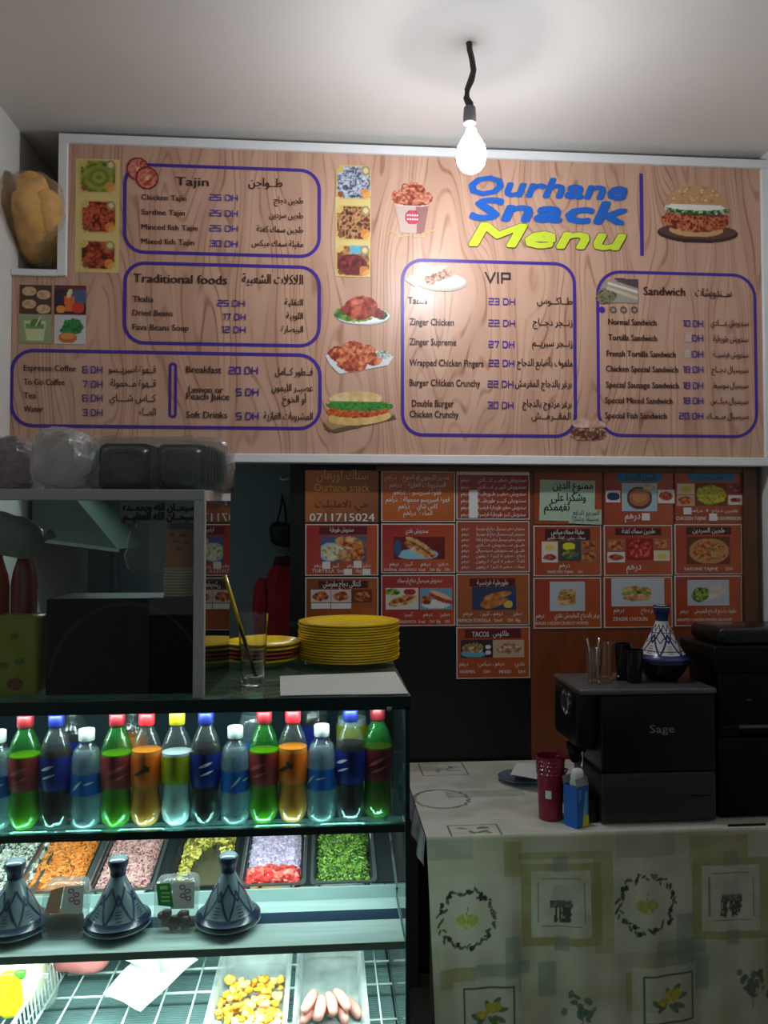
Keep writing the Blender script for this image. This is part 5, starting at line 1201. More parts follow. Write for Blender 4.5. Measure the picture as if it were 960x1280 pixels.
# paper cups
CUP = mat('orange_brown_cup', (206, 116, 40), rough=.5, var=.06); CUPR = mat('cup_rim', (206, 196, 170), rough=.5)
xc = W(227, 700, Y=1.60).x; z0 = zz; z1 = W(227, 652, Y=1.60).z
pitch = (W(227, 705, Y=1.60).z - zz - .006) / 10
rl, rs_ = 20.5 * ppm(1.6), 16.5 * ppm(1.6)
for k in range(10):
    t = empty('paper_cup', (xc, 1.60, zz + .0005 + k * pitch)); h = z1 - (zz + .0005 + 9 * pitch)
    tag(t, 'topmost upturned orange brown paper cup with small dark birds' if k == 9 else 'upturned paper cup, ' + ORD[k] + ' from the bottom of the cup stack inside the cabinet', 'paper cup', 'paper cups stacked in the cabinet')
    MB().lathe([(rl - .0015, .003), (rl - (rl - rs_) * .1, .004), (rs_, h), (rs_ - .001, h + .0001)], 28).build('cup_body', CUP, t, smooth=40)
    MB().lathe([(rl - .001, 0), (rl + .001, .001), (rl + .001, .0035), (rl - .001, .0045)], 28).build('rim', CUPR, t, smooth=True)
    if k == 9:
        MB().lathe([(rs_ + .0014, h - .016), (rs_ + .0008, h + .0004)], 28, cap0=False, cap1=False).build('dark_band', mat('dark_brown_band', (66, 44, 32)), t, smooth=True)
        m = MB()
        for a, z in ((-100, .055), (-78, .066), (-60, .052), (-118, .068), (-90, .040)):
            a = math.radians(a)
            for s_ in (-1, 1):
                for q in range(3):
                    a0 = a + s_ * q * .07; r_ = rl - (rl - rs_) * (z / h) + .0008; zq = z + (.003, .005, .002)[q]; m.add([(r_ * math.cos(a0), r_ * math.sin(a0), zq - .0022), (r_ * math.cos(a0 + s_ * .07), r_ * math.sin(a0 + s_ * .07), zq - .0012), (r_ * math.cos(a0 + s_ * .07), r_ * math.sin(a0 + s_ * .07), zq + .0016), (r_ * math.cos(a0), r_ * math.sin(a0), zq + .0012)], [(0, 1, 2, 3)])
        m.build('bird_print', mat('bird_print_ink', (44, 30, 24), var=0), t)
# bags, bottles and carton inside
BAGC = glass('crumpled_clear_film', (220, 228, 230), rough=.15, haze=.22, hazecol=(190, 200, 206), bump=.9, bscale=28)
q = W(188, 686, Y=1.66)
o = MB().sup(tuple(q), (.048, .022, .060), .8, 30, 22, amp=.016, freq=22, seed=2).build('clear_plastic_bag', BAGC, smooth=True); tag(o, 'crumpled clear plastic bag hanging behind the black lettering in the cabinet', 'bag')
MILK = glass('milky_film', (200, 204, 200), rough=.3, haze=.7, hazecol=(170, 172, 166), bump=.6, bscale=20)
t = empty('knotted_bag', W(20, 690, Y=1.66)); tag(t, 'milky plastic bag with a twisted end above the sauce bottles', 'bag')
q = W(10, 668, Y=1.66)
under(t, MB().sup(tuple(q), (.072, .030, .046), .8, 30, 20, amp=.012, freq=14, seed=6, fn=lambda p: Vector((p.x, p.y, p.z - max(0, p.x - q.x) * .25 * 1)) if True else p).build('bag_body', MILK, smooth=True))
under(t, MB().tube([W(40, 672, Y=1.66), W(50, 676, Y=1.66), W(58, 672, Y=1.66), W(66, 666, Y=1.66)], .006, 10, rs=[.016, .008, .006, .012]).build('twisted_end', MILK, smooth=True))
SAUCE = [(.001, 0), (.030, .001), (.0315, .006), (.0300, .12), (.0300, .20), (.026, .225), (.0155, .255), (.0140, .262), (.0140, .268)]
def sauce(px, py, name, label, liq, capc):
    q = W(px, py, Y=1.70); t = empty('sauce_bottle', (q.x, 1.70, ZTOP)); tag(t, label, 'bottle', 'sauce bottles in the cabinet')
    k = (q.z - ZTOP) / .286; k2 = .030 / .030
    P = [(r * .88, z * k + (.001 if z == 0 else 0)) for r, z in SAUCE]
    MB().lathe(P, 28).build('bottle_body', liq, t, smooth=50)
    MB().lathe([(.0145, P[-1][1] - .003), (.0155, P[-1][1]), (.0150, .286 * k), (.012, .286 * k)], 24).build('cap', capc, t, smooth=40)
sauce(31, 678, 'a', 'dark red sauce bottle with black cap in the cabinet, behind the yellow carton', mat('dark_red_sauce', (140, 28, 26), rough=.15, coat=.5), BLK)
sauce(-4, 682, 'b', 'bright red sauce bottle cut by the left edge, in the cabinet', mat('red_sauce', (206, 56, 36), rough=.2, coat=.5), BLK)
t = empty('yellow_jug', (W(20, 860, Y=1.57).x, 1.57, ZTOP)); tag(t, 'yellow plastic jug with leaf and cup picture at the left end of the cabinet', 'jug')
xa, xb, zt_ = W(-14, 800, Y=1.54).x, W(46, 800, Y=1.54).x, W(20, 770, Y=1.54).z
under(t, MB().rbox(xa, xb, 1.54, 1.61, ZTOP + .001, zt_, .010, 3).build('jug_body', mat('yellow_jug_plastic', (176, 164, 30), rough=.25, var=.05, coat=.3), smooth=40))
c = Cv(44, 80); s = Sheet(1.5396)
c.tex(c.em(28, 40, 7, 5, rough=.6), [(90, 110, 30), (130, 150, 40)], 3, 3); c.tex(c.em(6, 46, 6, 5, rough=.6), [(90, 110, 30), (130, 150, 40)], 3, 4); c.tex(c.em(22, 68, 12, 8), [(120, 60, 20), (170, 96, 40)], 4, 5); c.line(24, 64, 32, 50, 2, (110, 120, 40)); c.ell(20, 10, 7, 5, (150, 120, 40))
under(t, hang(c, s, 0, 785, 40, 868, None, dy=.0004))
o = MB().lathe([(.016, .001), (.018, .003), (.018, .05), (.020, .052), (.020, .066), (.018, .067)], 24, (W(54, 850, Y=1.72).x, 1.72, ZTOP)).build('small_white_jar', mat('white_jar', (196, 196, 184), rough=.4), smooth=40); tag(o, 'small white lidded jar between the yellow jug and the black appliance', 'jar')

# ------------------------------------------------------------------ on top of the cabinet
RF = ztop
LID = glass('cloudy_clear_film', (214, 220, 222), rough=.2, haze=.35, hazecol=(176, 180, 182), bump=.8, bscale=24)
def bagat(name, px0, px1, py0, Y, ry, m, label, seed, e=.6, amp=.010):
    a, b_ = W(px0, 600, Y=Y).x, W(px1, 600, Y=Y).x; zt_ = W((px0 + px1) / 2, py0, Y=Y - ry * .4).z; rz = (zt_ - RF) / 2
    o = MB().sup(((a + b_) / 2, Y, RF + rz + .001), ((b_ - a) / 2, ry, rz), e, 40, 26, amp=amp, freq=26, seed=seed, zmin=RF + .001).build(name, m, smooth=False)
    if label: tag(o, label, 'bag')
    return o
bagat('pale_plastic_bag', -40, 52, 548, 1.66, .09, glass('pale_film', (210, 206, 210), rough=.3, haze=.7, hazecol=(166, 158, 164), bump=.7, bscale=18), 'pale crumpled plastic bag at the left end of the cabinet top', 3, amp=.014)
o = bagat('white_plastic_bag', 44, 122, 535, 1.60, .075, glass('white_film', (226, 230, 232), rough=.18, haze=.85, hazecol=(206, 206, 204), bump=.9, bscale=20), 'white plastic bag of foam cups, second from the left on the cabinet top', 5, .7, .008)
TRAYB = mat('black_tray_plastic', (22, 34, 32), rough=.3, var=.08, coat=.2)
def tray_stack(px0, px1, py0, Y, n, dx, label):
    xa, xb = W(px0, 600, Y=Y).x, W(px1, 600, Y=Y).x; zt_ = W(px0, py0, Y=Y).z; w = (xb - xa); h = zt_ - RF - .002
    for k in range(n):
        t = empty('black_food_tray', ((xa + xb) / 2 + k * dx, Y + k * .016, RF + .0015)); tag(t, label + (', frontmost' if k == 0 else ', ' + ORD[k] + ' from the front'), 'food tray', label.split(', ')[1] + ' of black trays')
        b = MB(); r = .016
        def ring(ins, y, n_=5):
            pts = []
            for cx, cz, a0 in ((w / 2 - ins - r, h - ins - r, 0), (-w / 2 + ins + r, h - ins - r, 90), (-w / 2 + ins + r, ins + r, 180), (w / 2 - ins - r, ins + r, 270)):
                for q in range(n_ + 1): a = math.radians(a0 + 90 * q / n_); pts.append((cx + r * math.cos(a), y, cz + r * math.sin(a)))
            return pts
        L = [ring(.0, .03), ring(0, .024), ring(.006, .022), ring(.010, .006), ring(.014, 0), ring(.020, 0), ring(.024, .004)]
        m_ = len(L[0]); vs = [p for l in L for p in l]; fs = [(j * m_ + i, j * m_ + (i + 1) % m_, (j + 1) * m_ + (i + 1) % m_, (j + 1) * m_ + i) for j in range(len(L) - 1) for i in range(m_)]
        fs.append(tuple((len(L) - 1) * m_ + i for i in range(m_))); b.add(vs, [tuple(reversed(f)) for f in fs]); b.build('tray', TRAYB, t, smooth=35)
tray_stack(119, 188, 552, 1.575, 5, .002, 'black food tray on edge, left stack on cabinet top')
tray_stack(193, 256, 553, 1.575, 6, .005, 'black food tray on edge, right stack on cabinet top')
b = MB(); a_, b_ = W(114, 600, Y=1.62).x, W(290, 600, Y=1.62).x; zt_ = W(200, 549, Y=1.60).z
b.sup(((a_ + b_) / 2, 1.635, RF + (zt_ - RF) / 2 + .001), ((b_ - a_) / 2, .085, (zt_ - RF) / 2 + .002), .32, 56, 30, amp=.006, freq=34, seed=8, zmin=RF + .0008)
o = b.build('clear_wrapping_bag', glass('thin_wrap', (226, 232, 232), rough=.12, haze=.20, hazecol=(180, 184, 184), bump=.9, bscale=22), smooth=True); tag(o, 'clear film bag wrapped around the black trays on the cabinet top', 'bag')
for k in range(7):
    xq = W(262 + k * 3.6, 600, Y=1.64).x; hh = W(260, 556 + abs(k - 1) * 1.6, Y=1.64).z - RF
    o = MB().rbox(xq - .0018, xq + .0018, 1.60, 1.69, RF + .002, RF + hh - .004, .0015, 1).build('clear_tray_lid', glass('lid_plastic', (200, 200, 200), rough=.2, haze=.4, hazecol=(170, 170, 168))); tag(o, ORD[k] + ' clear lid from the left, at the right end of the film bag', 'lid', 'clear lids at the right end of the film bag')

# ------------------------------------------------------------------ kitchen seen below the board
t = empty('added_tube_lamp', (-.55, 2.86, 1.79)); tag(t, 'added slim tube lamp hidden behind the lower edge of the menu board', 'lamp')  # added fixture for the kitchen fill light, out of view
under(t, MB().box(-.86, -.24, 2.845, 2.875, 1.798, 1.815).build('fill_housing', TRIMM)); under(t, MB().tube([(-.85, 2.86, 1.792), (-.25, 2.86, 1.792)], .005, 8).build('fill_tube', LEDM, smooth=True))
under(t, MB().box(-.56, -.54, 2.86, 2.87, 1.8155, 2.34).build('fill_hanger', TRIMM))
HOOD = mat('grey_green_hood', (92, 110, 104), rough=.45, var=.05)
t = empty('extractor_hood', W(60, 680, Y=2.75)); tag(t, 'grey green sloping extractor hood seen through the glass cabinet', 'extractor hood')
P = [(W(147, 686, Y=2.75)), (W(-70, 672, Y=2.75)), (W(-70, 600, Y=2.75)), (W(75, 600, Y=2.75))]
P = [p for p in P]; P[1].x = max(P[1].x, XL + .02); P[2].x = P[1].x
zh = P[0].z
under(t, MB().prism([(p.x, p.z) for p in P], 2.75, 3.15).build('hood_shell', HOOD))
under(t, MB().add([(P[1].x, 2.748, P[1].z - .012), (P[0].x + .004, 2.748, P[0].z - .012), (P[0].x + .004, 2.748, P[0].z), (P[1].x, 2.748, P[1].z), (P[1].x, 2.752, P[1].z - .012), (P[0].x + .004, 2.752, P[0].z - .012), (P[0].x + .004, 2.752, P[0].z), (P[1].x, 2.752, P[1].z)], [(0, 1, 2, 3), (7, 6, 5, 4), (0, 4, 5, 1), (1, 5, 6, 2), (2, 6, 7, 3), (3, 7, 4, 0)]).build('bottom_edge', mat('hood_edge', (150, 164, 156), rough=.4)))
q = W(141, 730, Y=3.40)
o = MB().tube([(q.x, YB - .016, .02), (q.x, YB - .016, W(141, 690, Y=3.4).z)], .012, 10).build('wall_pipe', mat('painted_pipe', (110, 130, 140), rough=.4), smooth=True); tag(o, 'thin vertical pipe on the kitchen wall seen through the cabinet', 'pipe')
REDJ = mat('dark_red_cloth', (140, 16, 30), rough=.8, var=.15, vscale=10, bump=.4, bscale=25)
YJ = 3.34
t = empty('red_jacket', W(345, 700, Y=YJ)); tag(t, 'red jacket hanging on the kitchen wall left of the black panel', 'jacket')
def drape(p):
    k = max(0.0, min(1.0, (jt - p.z) / .25)); p.x = jc + (p.x - jc) * (.45 + .62 * k ** .6) + .006 * math.sin(p.z * 30); p.y += .012 * math.sin((p.x - jc) * 70); return p
jc, jt = W(354, 740, Y=YJ).x, W(350, 704, Y=YJ).z
under(t, MB().sup((jc, YJ + .03, jt - .30), (.128, .065, .30), .55, 44, 30, amp=.012, freq=9, seed=1, fn=drape).build('body', REDJ, smooth=True))
under(t, MB().sup((jc - .005, YJ + .02, jt + .004), (.042, .034, .028), .8, 20, 12, amp=.008, freq=30, seed=3).build('collar', mat('dark_collar', (60, 14, 22), rough=.8)))
under(t, MB().sup((jc - .095, YJ + .01, jt - .30), (.036, .045, .24), .7, 20, 24, amp=.010, freq=12, seed=5).build('sleeve', REDJ, smooth=True))
under(t, MB().tube([(jc, YB, jt + .028), (jc, YJ + .04, jt + .024), (jc, YJ + .02, jt + .032)], .004, 8).build('hook', STEEL))
t = empty('black_bag', W(350, 650, Y=YJ)); tag(t, 'small black bag hanging by its strap above the red jacket', 'bag')
q = W(351, 668, Y=YJ)
under(t, MB().sup((q.x, YJ + .03, q.z), (.045, .028, .052), .55, 24, 18, amp=.012, freq=20, seed=4).build('pouch', mat('black_nylon', (16, 18, 22), rough=.6), smooth=True))
under(t, MB().tube([W(346, 655, Y=YJ + .03), W(352, 630, Y=YJ + .04), W(352, 618, Y=YJ + .06), W(356, 632, Y=YJ + .04), W(358, 655, Y=YJ + .03)], .005, 8).build('strap', MATS['black_nylon'], smooth=True))
q = W(356, 597, Y=3.4)
o = MB().tube([(q.x - .02, YB + .001, q.z + .012), (q.x - .02, YB - .045, q.z - .004), (q.x - .008, YB - .05, q.z - .010), (q.x + .02, YB - .045, q.z - .004)], .004, 8).build('wall_hook', TRIMM, smooth=True); tag(o, 'small white hook on the kitchen wall under the board', 'hook')

# ------------------------------------------------------------------ bread in a bag on the ledge
zl = ZL + .020
t = empty('bread_bag', W(50, 330, Y=2.72)); tag(t, 'clear plastic bag of baguettes lying on the ledge at the left of the menu board', 'bread bag')
A = W(47, 297, Y=2.72); A.z = zl + .088; B = W(0, 236, Y=2.49); B.x = max(B.x, XL + .080)
BR = mat('bread_crust', (240, 184, 96), rough=.55, var=.35, vscale=16, bump=.8, bscale=30)
d = (B - A)
for k, off in enumerate((Vector((0, 0, 0)), Vector((.012, .010, .058)), Vector((.046, .03, .014)))):
    pts = [A + d * f + off for f in (-.06, 0, .1, .3, .5, .7, .9, 1.0)]
    o = under(t, MB().tube(pts, .04, 16, rs=[.014, .040, .050, .054, .055, .053, .044, .014]).build('baguette', BR, smooth=True))
ff = [-.10 + 1.16 * k / 24 for k in range(25)]
pts = [A + d * f + Vector((.016, .008, .020)) for f in ff]
bm = MB().tube(pts, .08, 34, rs=[.094 * min(1, math.sqrt(max(0, 1 - abs((f - .48) / .585) ** 5)) + .06) for f in ff])
bm.v = [tuple(Vector(v) + Vector((0, 0, 1)) * .016 * mnoise.noise(Vector(v) * 26) + Vector((1, 0, 0)) * .012 * mnoise.noise(Vector(v) * 30 + Vector((5, 0, 0)))) for v in bm.v]
bm.v = [(max(v[0], XL + .004), v[1], max(v[2], zl + .001) if v[1] > 2.6 else v[2]) for v in bm.v]
under(t, bm.build('bag', glass('yellowed_film', (252, 250, 246), rough=.10, haze=.26, hazecol=(236, 226, 200), bump=1.0, bscale=30, ior=1.7), smooth=False))
# ------------------------------------------------------------------ table with printed cloth
ZT_ = 0.722; TY0, TY1 = 1.992, 2.640
TX0, TX1 = W(533, 1049, Y=TY0).x, XR - .01
tb = empty('side_table', ((TX0 + TX1) / 2, (TY0 + TY1) / 2, 0)); tag(tb, 'table under a printed oilcloth standing right of the display fridge', 'table')
LEGM = mat('grey_table_leg', (96, 92, 86), rough=.45, metal=.3, var=.06)
under(tb, MB().box(TX0 + .012, TX1 - .01, TY0 + .012, TY1 - .006, ZT_ - .030, ZT_ - .004).build('table_top', mat('dark_tabletop', (40, 44, 60), rough=.5)))
for x in (TX0 + .014, TX1 - .06):
    for y in (TY0 + .014, TY1 - .06): under(tb, MB().rbox(x, x + .036, y, y + .036, 0, ZT_ - .031, .003, 1).build('leg', LEGM))
# cloth: painted pattern laid over top and front
cell = .0027; Uw = TX1 - TX0; TD = TY1 - TY0; FD = .60
nu, nt_, nf = int(Uw / cell), int(TD / .0042), int(FD / cell)
pxm = 1 / cell
cv = Cv(nu, nf); R = random.Random(4)
Uc, Sc = cv.X * cell, cv.Y * cell
def U(px): return (px - 533) * .00207
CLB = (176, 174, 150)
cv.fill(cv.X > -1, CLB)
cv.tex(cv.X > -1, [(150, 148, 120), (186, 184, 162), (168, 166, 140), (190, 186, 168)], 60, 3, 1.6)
def rc(u0, u1, s0, s1, col, mix=.6, seed=0):
    m = (Uc > u0) & (Uc < u1) & (Sc > s0) & (Sc < s1); n = vnoise(cv.h, cv.w, 12, seed + int(u0 * 1000) + int(s0 * 777) % 999, 2)[..., None] * .7 + .5
    c = np.array(col, float); k = mix * np.clip(n, 0, 1); cv.img[m] = (cv.img * (1 - k) + c * k)[m]
OLV, TEAL, GRY, CRM = (134, 126, 66), (106, 128, 120), (134, 134, 130), (194, 192, 178)
def leafs(cx, cy, r, n, seed, ink=(52, 60, 44), w=.5):
    Q = random.Random(seed)
    for k in range(n):
        a = 2 * math.pi * k / n + Q.uniform(-.06, .06); rr_ = r * Q.uniform(.88, 1.12); s = Q.uniform(.7, 1.2)
        g = tuple(v * Q.uniform(.8, 1.5) for v in ink)
        cv.ell((cx + rr_ * math.cos(a)) * pxm, (cy + rr_ * math.sin(a)) * pxm, 3.4 * s, 1.3 * s, g, math.degrees(a) + 90 + Q.choice((-38, 38)), mix=.85)
        if Q.random() < .14: cv.ell((cx + rr_ * 1.02 * math.cos(a + .05)) * pxm, (cy + rr_ * math.sin(a + .05)) * pxm, 2.3, 2.6, (34, 36, 40), mix=.9)
def fruit(cx, cy, sx=1.0, col=(170, 176, 90), stem=True):
    for dx, dy in ((-.012, .002), (.013, .0), (.0, .010)): cv.tex(cv.em((cx + dx * sx) * pxm, (cy + dy * sx) * pxm, .017 * sx * pxm, .014 * sx * pxm, rough=.4), [col, tuple(v * .88 for v in col), tuple(min(255, v * 1.1) for v in col)], 4, int(cx * 100))
    if stem: cv.line(cx * pxm, (cy - .012) * pxm, (cx + .003) * pxm, (cy - .032) * pxm, .9, (110, 110, 80))
def wreath(u, s, seed): leafs(u, s, .072, 46, seed); fruit(u, s, 1.0)
def label_sq(u, s, k):
    rc(u - .105, u + .105, s - .10, s + .11, OLV, .62, k); rc(u - .078, u + .078, s - .082, s + .088, CRM, .95, k); rc(u - .020, u + .020, s - .118, s - .080, GRY, .7); rc(u - .018, u + .018, s + .086, s + .124, GRY, .7)
    e = .060
    for a, b_ in ((-1, -1), (1, -1), (1, 1), (-1, 1)):
        pass
    for (x0, y0, x1, y1) in ((-e + .01, -e, e - .01, -e), (e, -e + .01, e, e - .01), (e - .01, e, -e + .01, e), (-e, e - .01, -e, -e + .01)): cv.line((u + x0) * pxm, (s + y0) * pxm, (u + x1) * pxm, (s + y1) * pxm, 1.1, (120, 124, 116))
    cv.fill(cv.pm([((u + x) * pxm, (s + y) * pxm) for x, y in ((-.018, -.045), (.016, -.045), (.030, .0), (-.030, .0))]), (160, 162, 156), .6)
    cv.tex(cv.pm([((u + x) * pxm, (s + y) * pxm) for x, y in ((-.028, -.006), (.028, -.006), (.030, .014), (-.030, .014))]), [(70, 74, 66), (120, 122, 112)], 2.5, 5 + k)
    Q = random.Random(k)
    for j in range(16):
        x = u + Q.uniform(-.030, .030); y = s + .012; L = Q.uniform(.012, .036); cv.line(x * pxm, y * pxm, (x + Q.uniform(-.004, .004)) * pxm, (y + L) * pxm, 1.5, (66, 74, 62)); cv.ell(x * pxm, (y + L) * pxm, 1.6, 2.2, (60, 66, 56), mix=.8)
def lemon_frame(u, s, w_=.068, h_=.060, seed=1):
    rc(u - w_ - .03, u + w_ + .012, s - h_ - .02, s + h_ + .03, CRM, .7)
    for (x0, y0, x1, y1) in ((-w_, -h_, w_, -h_), (w_, -h_, w_, h_), (w_, h_, -w_, h_), (-w_, h_, -w_, -h_)): cv.line((u + x0) * pxm, (s + y0) * pxm, (u + x1) * pxm, (s + y1) * pxm, 2.0, (84, 96, 86))
    for dx, dy, an in ((-.02, .02, -40), (.02, -.022, -50), (.034, -.005, -10), (.028, .02, 20), (-.034, .012, 30), (.0, -.012, 60), (.012, .026, 40)): cv.ell((u + dx) * pxm, (s + dy) * pxm, 6.5, 2.6, (84, 98, 66), an, mix=.85)
    fruit(u + .012, s - .012, .75, (186, 170, 60), False); fruit(u - .018, s + .004, .6, (190, 170, 70), False)
def cluster(u, s, seed):
    Q = random.Random(seed)
    for j in range(26):
        a, r = Q.uniform(0, 6.28), abs(Q.gauss(0, .026)); cv.ell((u + r * math.cos(a)) * pxm, (s + r * 1.15 * math.sin(a)) * pxm, Q.uniform(2.5, 4.6), Q.uniform(2, 3.2), tuple(v * Q.uniform(.8, 1.3) for v in (80, 98, 78)), Q.uniform(0, 180), mix=.8)
    cv.line(u * pxm, (s - .01) * pxm, u * pxm, (s + .06) * pxm, 1, (100, 110, 90))
rc(.02, .22, .10, .33, CRM, .5); rc(.46, .70, .09, .31, CRM, .55)
for k, u in enumerate((.352, .812)):
    label_sq(u, .180, k)
for (u, s, w_, h_, c) in ((.12, .325, .15, .032, TEAL), (.20, .26, .045, .14, TEAL), (.29, .33, .05, .09, TEAL), (.60, .285, .14, .040, TEAL), (.66, .22, .05, .15, TEAL), (.70, .33, .05, .09, TEAL), (.02, .33, .10, .05, OLV), (.20, .02, .05, .09, OLV), (.24, .05, .20, .02, OLV), (.44, .05, .05, .26, OLV), (.70, .02, .16, .06, OLV), (.52, .36, .08, .10, OLV), (.64, .40, .05, .1, OLV), (.90, .28, .06, .16, OLV), (.0, .0, .12, .06, GRY), (.50, .0, .16, .07, GRY), (.05, .50, .12, .06, OLV)):
    rc(u, u + w_, s, s + h_, c, .5, int(u * 97))
wreath(.100, .212, 3); wreath(.578, .190, 8)
lemon_frame(.155, .445, seed=1); lemon_frame(.635, .430, seed=2); cluster(.402, .455, 5); cluster(.862, .405, 9)
frontimg = cv.img
# top of the table, same print in paler colours, its stronger light painted in
cv = Cv(nu, nt_ * 2); cell_t = TD / (nt_ * 2)
Uc, Sc = cv.X * cell, cv.Y * cell_t
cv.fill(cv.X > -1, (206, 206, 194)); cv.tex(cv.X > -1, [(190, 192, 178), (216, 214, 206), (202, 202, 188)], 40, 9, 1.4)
pxm2 = 1 / cell_t; 
def top_at(px, py): w_ = W(px, py, Z=ZT_); return w_.x - TX0, TY1 - w_.y
def tframe(px0, py0, px1, py1):
    u0, s0 = top_at((px0 + px1) / 2, py0); u1, s1 = top_at((px0 + px1) / 2, py1); ul = top_at(px0, (py0 + py1) / 2)[0]; ur = top_at(px1, (py0 + py1) / 2)[0]
    for (a, b_, c, d_) in ((ul, s0, ur, s0), (ur, s0, ur, s1), (ur, s1, ul, s1), (ul, s1, ul, s0)): cv.line(a / cell, b_ / cell_t, c / cell, d_ / cell_t, 2.0, (110, 122, 114))
    Q = random.Random(int(px0))
    for j in range(9): cv.ell(((ul + ur) / 2 + Q.uniform(-.3, .3) * (ur - ul)) / cell, ((s0 + s1) / 2 + Q.uniform(-.25, .25) * (s1 - s0)) / cell_t, 6, 2.4, (110, 124, 104), Q.uniform(0, 180), mix=.8)
tframe(526, 954, 582, 969); tframe(562, 1032, 626, 1047)
u, s_ = top_at(552, 999)
Q = random.Random(2)
for k in range(40):
    a = 2 * math.pi * k / 40; cv.ell((u + .080 * math.cos(a)) / cell, (s_ + .080 * math.sin(a)) / cell_t, 4, 1.8, tuple(v * Q.uniform(.8, 1.3) for v in (110, 116, 100)), math.degrees(a) + 90 + Q.choice((-35, 35)), mix=.85)
for (u0, u1, s0, s1, c) in ((.10, .34, .30, .36, TEAL), (.0, .12, .02, .10, OLV), (.22, .30, .02, .40, (196, 196, 160)), (.32, .44, .36, .62, (190, 190, 172))):
    rc(u0, u1, s0, s1, c, .35)
topimg = cv.img
def pos(u, path):                     # path 0 at the back, TD at the edge, then down
    r = .008; L = TD - r; arc = r * math.pi / 2
    y = TY1 - path; z = ZT_
    y = np.where(path < L, TY1 - path, np.where(path < L + arc, TY0 + r - r * np.sin((path - L) / r), TY0))
    z = np.where(path < L, ZT_, np.where(path < L + arc, ZT_ - r + r * np.cos((path - L) / r), ZT_ - r - (path - L - arc)))
    drop = np.clip((ZT_ - z) / .5, 0, 1)
    f = .010 * np.sin(u * 13 + 1.0) + .006 * np.sin(u * 31 + z * 4) + .003 * np.sin(u * 67)
    y = y - drop ** .7 * (f + .012)
    x = TX0 + u - 0.020 * drop * np.exp(-u * 9) * -1
    return x, y, z
rows_t = topimg.shape[0]
pt = np.linspace(0, TD - .0063, rows_t); pf = TD - .0063 + np.arange(frontimg.shape[0]) * cell
us = np.arange(topimg.shape[1]) * cell
allp = np.concatenate([pt, pf[1:]]); img = np.concatenate([topimg, frontimg[1:]], 0)
X, Yy, Z = pos(us[None, :] + 0 * allp[:, None], allp[:, None] + 0 * us[None, :])
P = np.stack([X, Yy, Z], -1)
CLOTH = mat('oilcloth', (255, 255, 255), rough=.42, attr=True, var=.03, vscale=8, bump=.15, bscale=14, coat=.15)
t = empty('tablecloth', (TX0 + .5, TY0, ZT_)); tag(t, 'oilcloth printed with wreaths, lemons and olive squares draped over the table', 'tablecloth')
o = under(t, grid_mesh('cloth', P, img, np.ones(img.shape[:2], bool), CLOTH, smooth=True))
# short overhang at the left end, with its shiny clear edge
n = 40; vs = []
for j in range(n + 1):
    f = j / n; y = TY1 - .02 - (TD - .022) * f
    for i in range(5):
        g = i / 4; vs.append((TX0 - .002 - .010 * math.sin(g * 1.6) - .006 * math.sin(f * 30) * g, y, ZT_ - .001 - g * (.045 + .030 * f)))
fs = [(j * 5 + i, (j + 1) * 5 + i, (j + 1) * 5 + i + 1, j * 5 + i + 1) for j in range(n) for i in range(4)]
under(t, MB().add(vs, fs).build('end_overhang', mat('shiny_cloth_back', (190, 194, 196), rough=.2, var=.2, vscale=40, coat=.6), smooth=True))

# ------------------------------------------------------------------ coffee machine
MY = 2.035
mx0, mx1 = W(752, 950, Y=MY).x, W(895, 950, Y=MY).x
zt0 = W(820, 868, Y=MY).z
cm = empty('coffee_machine', ((mx0 + mx1) / 2, MY + .12, ZT_ + .001)); tag(cm, 'black and grey espresso machine standing side on, with glasses and a tagine on top', 'coffee machine')
BODYB = mat('black_machine_body', (14, 14, 15), rough=.28, var=.05, spec=.3); GREYB = mat('dark_grey_metal', (52, 52, 51), rough=.35, metal=.4, var=.05, vscale=6); TOPM = mat('grey_machine_top', (96, 98, 100), rough=.35, metal=.5, var=.05)
MD = .235; zb = ZT_ + .001; zs = W(820, 965, Y=MY).z
under(cm, MB().rbox(mx0, mx1, MY, MY + MD, zs, zt0 - .0, .006, 3).build('upper_body', BODYB, smooth=35))
under(cm, MB().rbox(mx0 - .001, mx1 + .001, MY - .001, MY + MD, zb + .004, zs - .0015, .008, 3).build('lower_body', GREYB, smooth=35))
under(cm, MB().rbox(mx0 - .060, mx1 + .003, MY - .006, MY + MD + .01, zt0 + .0005, zt0 + .016, .005, 3).build('top_tray', TOPM, smooth=35))
under(cm, MB().rbox(mx0 - .058, mx0 - .001, MY + .03, MY + MD, zt0 - .150, zt0 - .001, .008, 3).build('brewing_head', BODYB, smooth=35))
under(cm, MB().rbox(mx0 - .052, mx0 - .002, MY + .02, MY + MD, zb, zb + .060, .006, 2).build('drip_tray', BODYB, smooth=35))
b = MB()
for z in (zb + .0015,):
    for x in (mx0 + .02, mx1 - .02):
        for y in (MY + .03, MY + MD - .03): b.lathe([(.012, 0), (.012, .006)], 12, (x, y, zb - .0008))
under(cm, b.build('feet', BLK))
q = W(714, 868, X=mx0 - .060)
Mx = Matrix.Translation((mx0 - .0585, MY + .115, zt0 - .042)) @ Matrix.Rotation(math.radians(-90), 4, 'Y')
dl = under(cm, MB().lathe([(.034, 0), (.034, .006), (.030, .008), (.030, .004), (.002, .004)], 32, M=Mx).build('dial', mat('chrome', (200, 202, 204), rough=.12, metal=1.0, var=0), smooth=40))
MB().lathe([(.028, .0045), (.027, .0052), (.001, .0052)], 32, M=Mx).build('dial_face', GREYB, dl, smooth=40)
